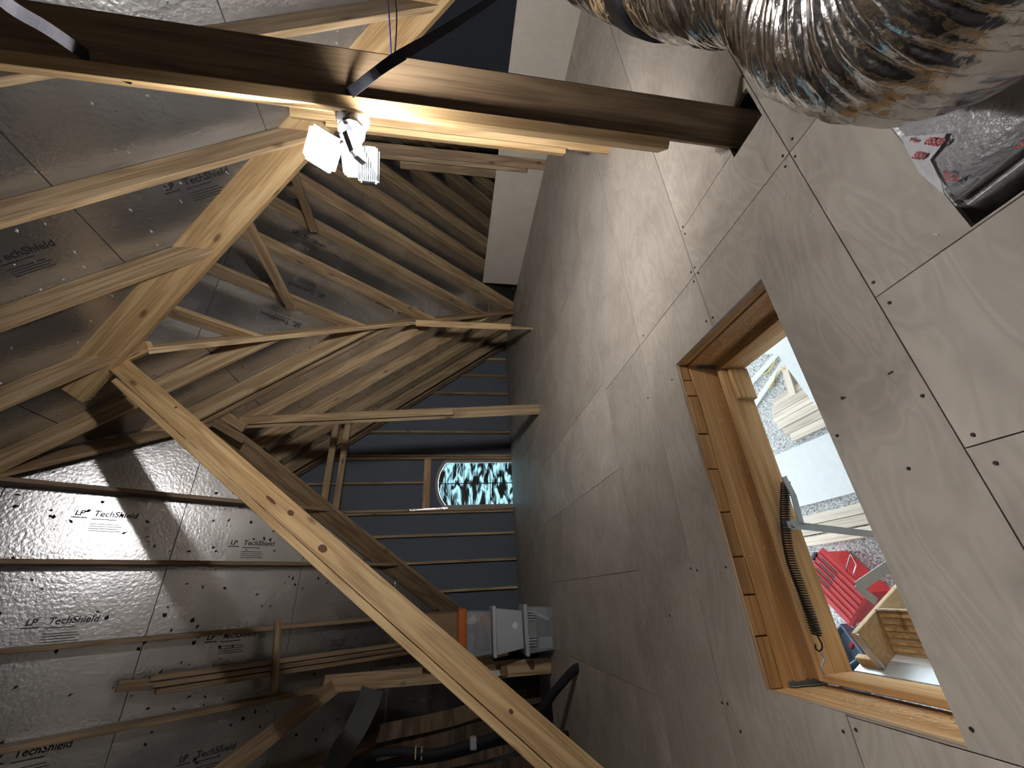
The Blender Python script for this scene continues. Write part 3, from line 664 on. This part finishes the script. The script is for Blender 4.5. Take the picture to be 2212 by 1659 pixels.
def lump(name, label, cat, M, r, loc, sq, mat, seed=0):
    bm = bmesh.new(); bmesh.ops.create_icosphere(bm, subdivisions=3, radius=r)
    for v in bm.verts: v.co *= 1+.35*mnoise.noise(v.co*9/r*.12+V((seed, 0, 0))); v.co = V((v.co.x*sq[0], v.co.y*sq[1], v.co.z*sq[2]))
    tag(bm_obj(name, bm, mat, None, M @ Matrix.Translation(loc), True), label, cat)
item('picture_frame', 'white framed panel tilted inside the bottom tote', 'frame', e1[1], (.03, .2, .19), (.12, -.02, .12), .45, MPAINT, .004)
item('paper_pad', 'pale green pad inside the bottom tote', 'pad', e1[1], (.10, .02, .14), (-.13, -.11, .09), 0, MTEAL, .004)
lump('cloth_bundle', 'dark brown cloth bundle inside the bottom tote', 'cloth', e1[1], .09, (-.03, .03, .08), (1.5, 1.1, .8), MCLOTH, 3)
lump('white_bundle', 'white fabric bundle inside the milky tote', 'cloth', e2[1], .09, (.0, -.02, .10), (1.6, 1.2, 1.0), MPAINT, 5)
lump('white_ornament', 'white rounded thing inside the orange-lidded tote', 'ornament', e3[1], .045, (.12, -.07, .20), (1.0, .8, 1.2), MPAINT, 6)
lump('orange_bundle', 'rust orange bundle inside the orange-lidded tote', 'cloth', e3[1], .06, (.10, -.05, .065), (1.1, .9, .8), MORG, 8)
lump('dark_bundle', 'dark bundle filling the orange-lidded tote', 'cloth', e3[1], .09, (-.08, .02, .10), (1.3, 1.2, .9), MBLKP, 9)
o = box('cardboard_box', -.545, -.14, 4.90, 5.18, 1.012, 1.37, MCARD, None, .004); tag(o, 'brown cardboard box on top of the totes behind the brace', 'box')
# ------------------------------------------------------------------ hatch framing and attic ladder
HF = empty('trim_1', (.33, 1.33, -.25), 'pine framing lining the open hatch in the floor', 'hatch framing', None, 'structure')
T = .038
board('joist', (HX0-.04, HY1+T/2, -.165), (HX1+.04, HY1+T/2, -.165), .185, T, (0, 0, 1), MWH, HF)
rb_ = random.Random(4); x = HX0
edges = [-.355, -.19, -.05, .09, .27, .46, .63, .83, .92, 1.008]
for a, b in zip(edges, edges[1:]):
    board('filler_block', (a+.002, HY1+.022+rb_.uniform(-.006, .0), -.046), (b-.003, HY1+.022+rb_.uniform(-.006, 0), -.046), .052, .04, (0, 0, 1), MEG, HF)
board('plywood_edge', (HX0, HY1+.001, -.0095), (HX1, HY1+.001, -.0095), .0175, .006, (0, 0, 1), MPLYE, HF, bev=0)
board('plywood_edge', (HX0+.001, HY0, -.0095), (HX0+.001, HY1, -.0095), .0175, .006, (0, 0, 1), MPLYE, HF, bev=0)
board('header', (HX1+T/2, HY0-.04, -.165), (HX1+T/2, HY1+.04, -.165), .185, T, (0, 0, 1), MWH, HF)
board('header', (HX1+T/2+.004, HY0-.04, -.045), (HX1+T/2+.004, HY1+.04, -.045), .05, T, (0, 0, 1), MWH, HF)
board('header', (HX0-T/2, HY0-.04, -.14), (HX0-T/2, HY1+.04, -.14), .236, T, (0, 0, 1), MWH, HF)
board('joist', (HX0-.04, HY0-T/2, -.14), (HX1+.04, HY0-T/2, -.14), .236, T, (0, 0, 1), MWH, HF)
def sealant(p, dx, dy):
    bm = bmesh.new(); n = 16; vs_ = []
    for i in range(n+1):
        t = i/n; vs_.append((t, .018+.014*mnoise.noise(V((i*.9, p[0]*7, 0)))))
    for s_ in (1,):
        A = [bm.verts.new(V((p[0]+dx*.003, p[1]-w*1.0, p[2]-.16*t)) if dx else V(p)) for t, w in vs_]
        B = [bm.verts.new(V((p[0]+dx*.003, p[1], p[2]-.16*t))) for t, w in vs_]
        C_ = [bm.verts.new(V((p[0]+dx*w, p[1]-.003, p[2]-.16*t))) for t, w in vs_]
        for i in range(n): bm.faces.new((A[i], A[i+1], B[i+1], B[i])); bm.faces.new((B[i], B[i+1], C_[i+1], C_[i]))
    return bm_obj('sealant', bm, MGREY, HF)
sealant((HX1-.001, HY1-.001, -.115), -1, -1); sealant((HX0+.001, HY1-.001, -.10), 1, -1)
# wood chips stuck on the framing
bm = bmesh.new(); rc = random.Random(5)
for k in range(420):
    side = k % 3
    if side == 0: c = V((HX1-.002, rc.triangular(HY0+.1, HY1, 1.35), rc.triangular(-.24, -.06, -.15))); t = V((0, rc.uniform(-1, 1), rc.uniform(-1, 1)))
    elif side == 1: c = V((HX0+.002, rc.triangular(HY0, HY1, 1.4), rc.triangular(-.24, -.06, -.15))); t = V((0, rc.uniform(-1, 1), rc.uniform(-1, 1)))
    else: c = V((rc.uniform(HX0+.03, HX1-.03), HY1-.002, rc.triangular(-.24, -.08, -.23))); t = V((rc.uniform(-1, 1), 0, rc.uniform(-1, 1)))
    if side == 2 and k > 90: continue
    t.normalize(); a = rc.uniform(.004, .011); n_ = V((1, 0, 0)) if side < 2 else V((0, 1, 0)); u = n_.cross(t)*.0018
    q = [bm.verts.new(c+t*a+u), bm.verts.new(c-t*a+u), bm.verts.new(c-t*a-u), bm.verts.new(c+t*a-u)]; bm.faces.new(q)
o = bm_obj('wood_chips', bm, MCHIP, HF); o['kind'] = 'stuff'
AL = empty('attic_ladder', (.33, 1.33, -.34), 'fold-down attic ladder with pine frame, black spring and steel arms', 'attic ladder')
ft = .024; FX0, FX1, FY0, FY1 = -.315, .962, 1.05, 1.605
board('frame_board', (FX0-ft, FY1+ft/2, -.27), (FX1+ft, FY1+ft/2, -.27), .135, ft, (0, 0, 1), MWH, AL)
board('frame_board', (FX0-ft, FY0-ft/2, -.27), (FX1+ft, FY0-ft/2, -.27), .135, ft, (0, 0, 1), MWH, AL)
board('frame_board', (FX0-ft/2, FY0, -.27), (FX0-ft/2, FY1, -.27), .135, ft, (0, 0, 1), MWH, AL)
board('frame_board', (FX1+ft/2, FY0, -.27), (FX1+ft/2, FY1, -.27), .135, ft, (0, 0, 1), MWH, AL)
board('stop_block', (FX1-.005, FY1-.012, -.29), (.79, FY1-.012, -.29), .10, .024, (0, 0, 1), MWH, AL)
# spring
s0, s1 = onY(1697, 1042, FY1-.035), onY(1765, 1372, FY1-.03); mid = onY(1706, 1200, FY1-.045)
cp = spline([s0, s0.lerp(mid, .5)+V((0, 0, .012)), mid, mid.lerp(s1, .5)+V((0, 0, .0)), s1], 12)
def along(cp, t):
    i = min(int(t*(len(cp)-1)), len(cp)-2); return cp[i].lerp(cp[i+1], t*(len(cp)-1)-i)
hel = []; turns = 62; ns = turns*10
ax = (s1-s0).normalized(); e_1 = ax.cross(V((0, 1, 0))).normalized(); e_2 = ax.cross(e_1)
for i in range(ns+1):
    t = i/ns; tt = t**1.0; a = 2*math.pi*turns*tt
    hel.append(along(cp, t) + (e_1*math.cos(a)+e_2*math.sin(a))*.017)
SP = tube('spring', hel, .0028, MSPR, AL, 5)
hk = [s1, s1+ax*.03+e_1*.012, s1+ax*.05, s1+ax*.045-e_1*.016, s1+ax*.03-e_1*.014]; tube('spring_hook', spline(hk, 5), .003, MSPR, SP, 6)
tube('spring_chain', spline([s1+ax*.05, s1+ax*.07+e_1*.01, s1+ax*.085, s1+ax*.10-e_1*.01, s1+ax*.12], 5), .004, MSTEEL, SP, 6)
hk = [s0, s0-ax*.02, s0-ax*.03+e_1*.01]; tube('spring_hook', spline(hk, 4), .004, MSTEEL, SP, 6)
def bar(name, pts, w, t, wdir, par=AL): return ribbon(name, pts, w, t, wdir, MSTEEL, par)
YA = FY1-.06
b_a = onY(1690, 1032, FY1-.03); b_b = onY(1712, 1085, YA); b_c = onY(1738, 1138, YA)
bar('steel_arm', [onY(1693, 1030, YA), onY(1714, 1070, YA), onY(1732, 1136, YA)], .026, .004, (1, 0, .5))
bar('steel_arm', [onY(1701, 1133, YA), onY(1738, 1137, YA), onY(1960, 1163, YA)], .028, .004, (1, 0, .3))
bk = onY(1706, 1134, FY1-.04); box('bracket', bk.x-.02, bk.x+.02, FY1-.055, FY1, bk.z-.02, bk.z+.02, MSTEEL, AL, .003)
bm = bmesh.new(); bmesh.ops.create_cone(bm, cap_ends=True, segments=12, radius1=.011, radius2=.008, depth=.008)
bm_obj('bolt', bm, MSTEEL, AL, Matrix.Translation(onY(1715, 1135, YA-.008)) @ Matrix.Rotation(math.pi/2, 4, 'X'))
# hinged panel and ladder section below
hin = V((FX0+.002, 0, -.34)); LA = math.radians(62); sl = V((math.cos(LA), 0, -math.sin(LA))); pn = V((math.sin(LA), 0, math.cos(LA)))
def lad(name, a0, a1, y0, y1, n0, n1, mat, par=AL, bev=.002):
    M = Matrix((sl, V((0, 1, 0)), sl.cross(V((0, 1, 0))))).transposed().to_4x4(); M.translation = hin
    sg = 1 if sl.cross(V((0, 1, 0))).dot(pn) > 0 else -1
    lo_, hi_ = sorted((sg*n0, sg*n1)); return box(name, a0, a1, y0, y1, lo_, hi_, mat, par, bev, M)
lad('door_panel', .02, 1.28, FY0+.01, FY1-.01, -.012, 0, MSHEET)
lad('hinge', -.004, .075, FY0+.005, FY1-.005, .0, .003, MSTEEL)
STR = lad('stringer', .03, 1.1, 1.505, 1.525, .0, .125, MLPLY); lad('stringer', .03, 1.1, FY0+.08, FY0+.10, .0, .125, MLPLY)
lad('strap', .028, .036, 1.496, 1.527, .004, .122, MSTEEL, STR)
for a in (.11, .38, .65, .92):
    c = hin + sl*a
    t_ = box('tread', c.x+.0, c.x+.138, FY0+.10, 1.505, c.z-.018, c.z, MLPLY, AL, .002)
    for k in range(6): box('tread_ridge', c.x+.012+k*.021, c.x+.022+k*.021, FY0+.105, 1.50, c.z, c.z+.004, MWN, t_)
    box('tread_nosing', c.x+.138, c.x+.144, FY0+.10, 1.505, c.z-.02, c.z+.008, MWP, t_)
lad('cross_rail', .03, .055, 1.527, FY1-.012, .0, .03, MWN)
arm0 = onY(1952, 1195, FY1-.20); 
bar('steel_arm', [onY(1945, 1205, FY1-.23), onY(1853, 1268, FY1-.21)], .034, .004, (.5, 0, .8)); bar('steel_arm', [onY(1850, 1262, FY1-.21), onY(1868, 1280, FY1-.21), onY(1893, 1300, FY1-.21)], .028, .004, (.8, 0, .4))
# ------------------------------------------------------------------ the room below
ZF = -2.70
o = box('floor', -5.6, 9.2, -5.2, 8.2, ZF-.1, ZF, MCONC); tag(o, 'speckled concrete floor of the room below, seen through the hatch', 'floor', None, 'structure')
o = box('wall_lower_back', -5.6, 9.2, -5.3, -5.2, ZF, -.34, MSHEET); tag(o, 'back wall of the room below', 'wall', None, 'structure')
o = box('wall_lower_left', -5.7, -5.6, -5.2, 8.2, ZF, -.34, MSHEET); tag(o, 'left wall of the room below', 'wall', None, 'structure')
fz = lambda x, y, z=0: onZ(x, y, ZF+z)
labs = ['pink-edged board farthest up in the row of lumber below the hatch', 'second board in the row of lumber below the hatch', 'third board in the row of lumber below the hatch', 'fourth board in the row of lumber below the hatch', 'fifth board in the row of lumber below the hatch', 'lowest board of the row of lumber, beside the white sheet']
xs = [1.86, 1.765, 1.675, 1.585, 1.495, 1.405]
for i, x in enumerate(xs):
    y1 = 3.92 - (.12 if i == 5 else .03*abs(2-i)); dz = .04 if i in (1, 2, 3) else 0
    o = board('lumber_board', (x, y1, ZF+.019+dz*.5), (x+.02, 1.5, ZF+.019+dz*.5), .086, .038, (1, 0, 0), MWP); tag(o, labs[i], 'board', 'row of lumber on the floor below')
for i, (z, x1) in enumerate(((.008, 1.30), (.022, 1.285))):
    o = box('sheet_goods', .70-.01*i, x1, 1.4, 4.35, ZF+z-.007, ZF+z+.006, MSHEET); tag(o, ['lower white sheet lying on the concrete below the hatch', 'upper white sheet lying on the concrete below the hatch'][i], 'sheet', 'white sheets on the floor below')
for i, (x, lb) in enumerate(((.50, 'upper pale board beside the red toolbox'), (.405, 'middle pale board beside the red toolbox'), (.30, 'lowest pale board beside the red toolbox'))):
    o = board('lumber_board', (x+.06, 1.6, ZF+.019), (x+.03, 4.8, ZF+.019), .09, .038, (1, 0, 0), MWP); tag(o, lb, 'board', 'boards by the red toolbox')
for (a, b, w_, lb) in (((1595, 860), (1684, 762), .07, 'upper of two thin white boards on the floor below'), ((1612, 905), (1700, 775), .07, 'lower of two thin white boards on the floor below')):
    o = board('white_board', fz(*a)+V((0, 0, .012)), fz(*b)+V((0, 0, .012)), w_, .02, (1, .6, 0), MSHEET); tag(o, lb, 'board', 'thin white boards below')
o = board('lumber_offcut', fz(1702, 790)+V((0, 0, .03)), fz(1722, 855)+V((0, 0, .03)), .09, .06, (1, .5, 0), MWP); tag(o, 'short upright-edged offcut between the white boards and lumber row', 'board')
# white sheet corner lying over the boards
pl = [fz(1685, 770, .06), fz(1690, 700, .06), fz(1800, 730, .06), fz(1790, 905, .06), fz(1742, 848, .06)]
prism('white_sheet', [(p.x, p.y) for p in pl], 'Z', ZF+.062, ZF+.076, MSHEET); tag(bpy.data.objects['white_sheet'], 'white panel with a cut corner overlapping the boards below', 'panel')
pl = [fz(1652, 765, .02), fz(1676, 742, .02), fz(1690, 720, .02), fz(1690, 764, .02)]
prism('white_offcut', [(p.x, p.y) for p in pl], 'Z', ZF+.02, ZF+.035, MSHEET); tag(bpy.data.objects['white_offcut'], 'small white triangular sheet offcut under the larger panel', 'panel')
yc = [fz(1676, 778, .07), fz(1671, 786, .05), fz(1662, 800, .03), fz(1655, 806, .02), fz(1648, 808, .02)]
tag(tube('yellow_cord', spline(yc, 5), .008, MYEL), 'yellow cord lying between the two thin white boards', 'cord')
yc = [fz(1694, 796, .07), fz(1684, 800, .02), fz(1676, 812, .02), fz(1668, 834, .02), fz(1660, 838, .02)]
tag(tube('yellow_cord', spline(yc, 5), .008, MYEL), 'yellow cord right of the lower thin white board', 'cord')
# red toolbox
tcr = onZ(1866, 1286, ZF+.34); tc0 = V((tcr.x+.78*.25-.63*.19, tcr.y+.63*.25+.78*.19, ZF)); MT = Matrix.Translation(tc0) @ Matrix.Rotation(math.radians(129), 4, 'Z') @ Matrix.Diagonal((.86, .86, .9, 1))
e = bpy.data.objects.new('tool_box', None); link(e, MT); tag(e, 'red ribbed toolbox with black latches on the floor below', 'toolbox')
box('body', -.22, .22, -.28, .28, 0, .26, MREDP, e, .02, MT); lid = box('lid', -.24, .24, -.30, .30, .26, .34, MREDP, e, .02, MT)
for k in range(6): box('rib', -.20+k*.07, -.185+k*.07, -.28, .28, .34, .352, MREDP, lid, .003, MT)
for k in range(4): box('slot', -.17+k*.07, -.15+k*.07, -.22, -.02, .338, .343, MBLKP, lid, 0, MT)
box('trim_strip', -.235, .235, -.306, -.298, .27, .30, MLIDW, lid, 0, MT); box('trim_strip', .238, .246, -.30, .30, .27, .30, MLIDW, lid, 0, MT)
lt = box('latch', -.16, -.06, -.325, -.28, .12, .36, MBLKP, e, .01, MT); box('latch', .06, .12, -.325, -.28, .12, .36, MBLKP, e, .01, MT)
wp = [fz(1822, 1252, .25), fz(1837, 1198, .32), fz(1850, 1220, .32), fz(1838, 1258, .25)]
tube('wire_handle', wp, .006, MSTEEL, e, 6)
ob = Matrix.Translation(fz(1850, 1440)) @ Matrix.Rotation(.5, 4, 'Z')
e = bpy.data.objects.new('tool_tray', None); link(e, ob); tag(e, 'slate grey open tool tray on the floor beyond the ladder panel', 'tray')
box('base', -.25, .25, -.3, .3, 0, .02, MBLUP, e, .005, ob)
for a in ((-.25, -.235, -.3, .3), (.235, .25, -.3, .3), (-.25, .25, -.3, -.285), (-.25, .25, .285, .3), (-.25, .25, -.05, -.04), (-.01, 0, -.3, .3)): box('divider', *a, .02, .14, MBLUP, e, .003, ob)
for i, (q, q2) in enumerate((((1838, 1400), (1848, 1372)), ((1850, 1395), (1858, 1368)), ((1866, 1372), (1870, 1352)))):
    tag(board('red_clamp', fz(*q, .03), fz(*q2, .03), .03, .03, (1, 0, 0), MREDP), ['leftmost of three red clamps behind the ladder panel', 'middle of three red clamps behind the ladder panel', 'uppermost of three red clamps behind the ladder panel'][i], 'clamp', 'red clamps on the floor below')
# ------------------------------------------------------------------ lamp hanging beside the post
LD = 1.50
lb = atD(762, 256, LD)
LP_ = empty('hanging_lamp', lb, 'lit multi-panel LED bulb in a white porcelain holder hanging beside the post', 'lamp')
axl = V((0, 0, -1)); axl = (atD(775, 330, LD)-lb).normalized()
def lathe(name, prof, mat, parent, origin, axis, seg=28, smooth=True):
    x = axis.normalized(); a = V((0, 0, 1)) if abs(x.z) < .8 else V((1, 0, 0)); y = x.cross(a).normalized(); z = x.cross(y); verts = []; faces = []
    for h, r in prof:
        for k in range(seg): an = 2*math.pi*k/seg; verts.append(origin+x*h+(y*math.cos(an)+z*math.sin(an))*r)
    for i in range(len(prof)-1):
        for k in range(seg): k2 = (k+1) % seg; faces.append((i*seg+k, i*seg+k2, (i+1)*seg+k2, (i+1)*seg+k))
    faces.append(tuple(range(seg))); faces.append(tuple((len(prof)-1)*seg+k for k in range(seg))[::-1])
    return mesh(name, verts, faces, mat, parent, None, smooth)
dax = (-RGT*.80-FWD*.50+DWN*.16).normalized()
LHD = lathe('lamp_holder', [(-.012, .040), (-.010, .058), (.0, .060), (.004, .056), (.005, .050), (.003, .045), (.006, .030), (.012, .024), (.03, .021), (.045, .024), (.048, .022)], MWHT, LP_, lb, dax)
ax0 = lb + dax*.046
bulb = lathe('bulb_base', [(.0, .019), (.012, .026), (.025, .040), (.04, .046), (.06, .047), (.066, .035)], MSOFT, LP_, ax0, dax, 12, False)
def led(cx, cy, depth, ux, uy, w, h, name='led_panel', face=1, em=True):
    """panel centred at pixel with in-plane axes ux (width) uy (height)"""
    c = atD(cx, cy, depth); x = V(ux).normalized(); y = (V(uy)-x*V(uy).dot(x)).normalized(); z = x.cross(y)
    if z.dot(c-CAM) > 0: z = -z; x = -x
    M = Matrix((x, y, z)).transposed().to_4x4(); M.translation = c
    bm = bmesh.new(); add_box(bm, -w/2, w/2, -h/2, h/2, -.010, .008)
    bmesh.ops.bevel(bm, geom=[e_ for e_ in bm.edges if abs((e_.verts[0].co-e_.verts[1].co).z) > .01], offset=.014, segments=4, affect='EDGES')
    o = bm_obj(name, bm, MSOFT, LP_, M)
    s_ = .0095 if face > 0 else -.0120
    f = box('light_face', -w/2+.011, w/2-.011, -h/2+.011, h/2-.011, min(s_, s_*.85), max(s_, s_*.85), MLEDS if em == 2 else (MLEDF if face < 0 else MLED), o, 0, M)
    if face < 0:
        box('glowing_cover', -w/2+.006, w/2-.006, -h/2+.006, h/2-.006, .0075, .0095, MGLOW, o, 0, M)
        for k in range(9): box('heat_fin', -w/2+.008+k*(w-.016)/8-.0012, -w/2+.008+k*(w-.016)/8+.0012, -h/2+.008, h/2-.008, .008, .013, MSOFT, o, 0, M)
    return o
rx, dn = RGT, DWN
led(697, 322, LD-.03, dn*.85-rx*.50+FWD*.1, rx*.86+dn*.5-FWD*.5, .122, .125, face=1)
led(797, 358, LD-.03, dn*1.0+FWD*.25, rx*1.0+FWD*.1, .074, .14, face=-1)
led(760, 345, LD+.05, dn+FWD*.1, rx-FWD*.45, .07, .12, face=-1)
led(768, 318, LD-.10, dn*.30+FWD*.95, rx*1.0+dn*(-.42), .075, .105, face=1, em=2)
wv = [atD(722, 216, LD+.01), atD(726, 226, LD), atD(738, 243, LD-.01), atD(742, 250, LD)]
tube('hang_wire', spline(wv, 5), .0022, MWHT, LP_, 6)
# straps and wires
sp = [atD(724, 214, 1.50), atD(735, 217, 1.48), atD(770, 190, 1.40), atD(850, 130, 1.38), atD(960, 65, 1.75), atD(1075, -10, 2.2), atD(1150, -70, 2.5)]
o = ribbon('webbing_strap', spline(sp, 6), .038, .002, -RGT*.84+DWN*.54, MBLK); tag(o, 'black webbing strap stretched from the lamp up to the right', 'strap')
sp = [atD(-40, -50, 1.05), atD(20, 12, 1.1), atD(100, 60, 1.2), atD(170, 108, 1.28), atD(220, 145, 1.32), atD(258, 160, 1.33), atD(288, 172, 1.33)]
o = ribbon('webbing_strap', spline(sp, 5), .036, .002, -RGT*.86-DWN*.52, MBLK); tag(o, 'loose dark strap tail in the upper left corner', 'strap')
for dx, mt, lb_ in ((0, MBLUE, 'blue wire running across above the big post'), (16, MBLK, 'black wire beside the blue wire above the big post')):
    o = tube('wire', spline([atD(832+dx, -60, 2.0), atD(838+dx, 0, 2.0), atD(841+dx, 40, 1.95), atD(845+dx*.5, 115, 1.9), atD(845, 150, 1.85)], 5), .0035, mt, None, 6); tag(o, lb_, 'wire', 'pair of wires')
# ------------------------------------------------------------------ foil duct and plenum box
cl = spline([(4.573, 1.108, .555), (3.6, .85, .5), (2.6, .62, .42), (1.862, .404, .337), (1.457, .252, .316), (1.046, .207, .302), (.864, .022, .349), (.833, -.445, .503), (.9, -1.3, .5)], 60)
NR = len(cl); SEG = 72
def rfun(i, k):
    a = 2*math.pi*k/SEG; u = i*.115
    w1 = mnoise.noise(V((u*1.9, math.cos(a)*.9, math.sin(a)*.9+4)))
    w2 = mnoise.noise(V((u*5.3+1.2*math.sin(a*2), math.cos(a)*1.6, math.sin(a)*1.6)))
    w3 = mnoise.noise(V((u*9.5, math.cos(a)*5, math.sin(a)*5)))
    return .244*(1+.035*w1+.045*w2+.016*w3)
D = empty('foil_duct', cl[NR//2]-V((0, 0, .244)), 'large wrinkled silver flexible duct in the upper right corner', 'duct')
tube('foil_sleeve', cl, .26, MDUCT, D, SEG, None, rfun)
i0 = int(NR*.315); bpts = cl[i0:i0+12]
tube('dark_band', bpts, .262, MBLK, D, 40)
PB = empty('plenum_box', (1.15, 0, -.25), 'foil-faced duct board box with red print set in the floor opening', 'duct box')
bm = bmesh.new(); add_box(bm, .712, 1.45, -1.2, .468, -.26, .045)
bmesh.ops.bevel(bm, geom=bm.edges[:], offset=.018, segments=2, affect='EDGES'); bmesh.ops.subdivide_edges(bm, edges=bm.edges[:], cuts=6, use_grid_fill=True)
for v in bm.verts: v.co += V((mnoise.noise(v.co*14), mnoise.noise(v.co*14+V((5, 0, 0))), mnoise.noise(v.co*14+V((0, 9, 0)))))*.0035
BX = bm_obj('foil_box', bm, MBOXF, PB, None, True)
bm = bmesh.new()
def tape_pt(x, y): return onZ(x, y, .052)
ta = [tape_pt(1945, 296), tape_pt(2045, 288), tape_pt(2032, 318), tape_pt(2010, 345), tape_pt(2035, 395), tape_pt(2040, 420), tape_pt(1985, 372)]
A = [bm.verts.new(p) for p in ta]; bm.faces.new(A); r_ = bmesh.ops.extrude_face_region(bm, geom=bm.faces[:])
for v in [g_ for g_ in r_['geom'] if isinstance(g_, bmesh.types.BMVert)]: v.co.z += .0015
TP = bm_obj('white_tape', bm, MTAPE, PB)
ub = (-FWD+V((0, 0, FWD.z))).normalized(); ub = (tape_pt(2030, 306)-tape_pt(1990, 300)).normalized(); vb = V((0, 0, 1)).cross(ub)
for body, q, sz in (('6559', (1994, 311), .022), ('559', (1968, 341), .020), ('Terry', (1964, 304), .009), ('UL', (2056, 386), .013), ('59', (2188, 318), .034), ('Listed', (2038, 372), .006), ('class 1', (2038, 380), .006), ('air duct', (2038, 388), .006)):
    text('red_print', body, sz, onZ(*q, .0590), ub, vb, MRED, PB, .0008, .2)
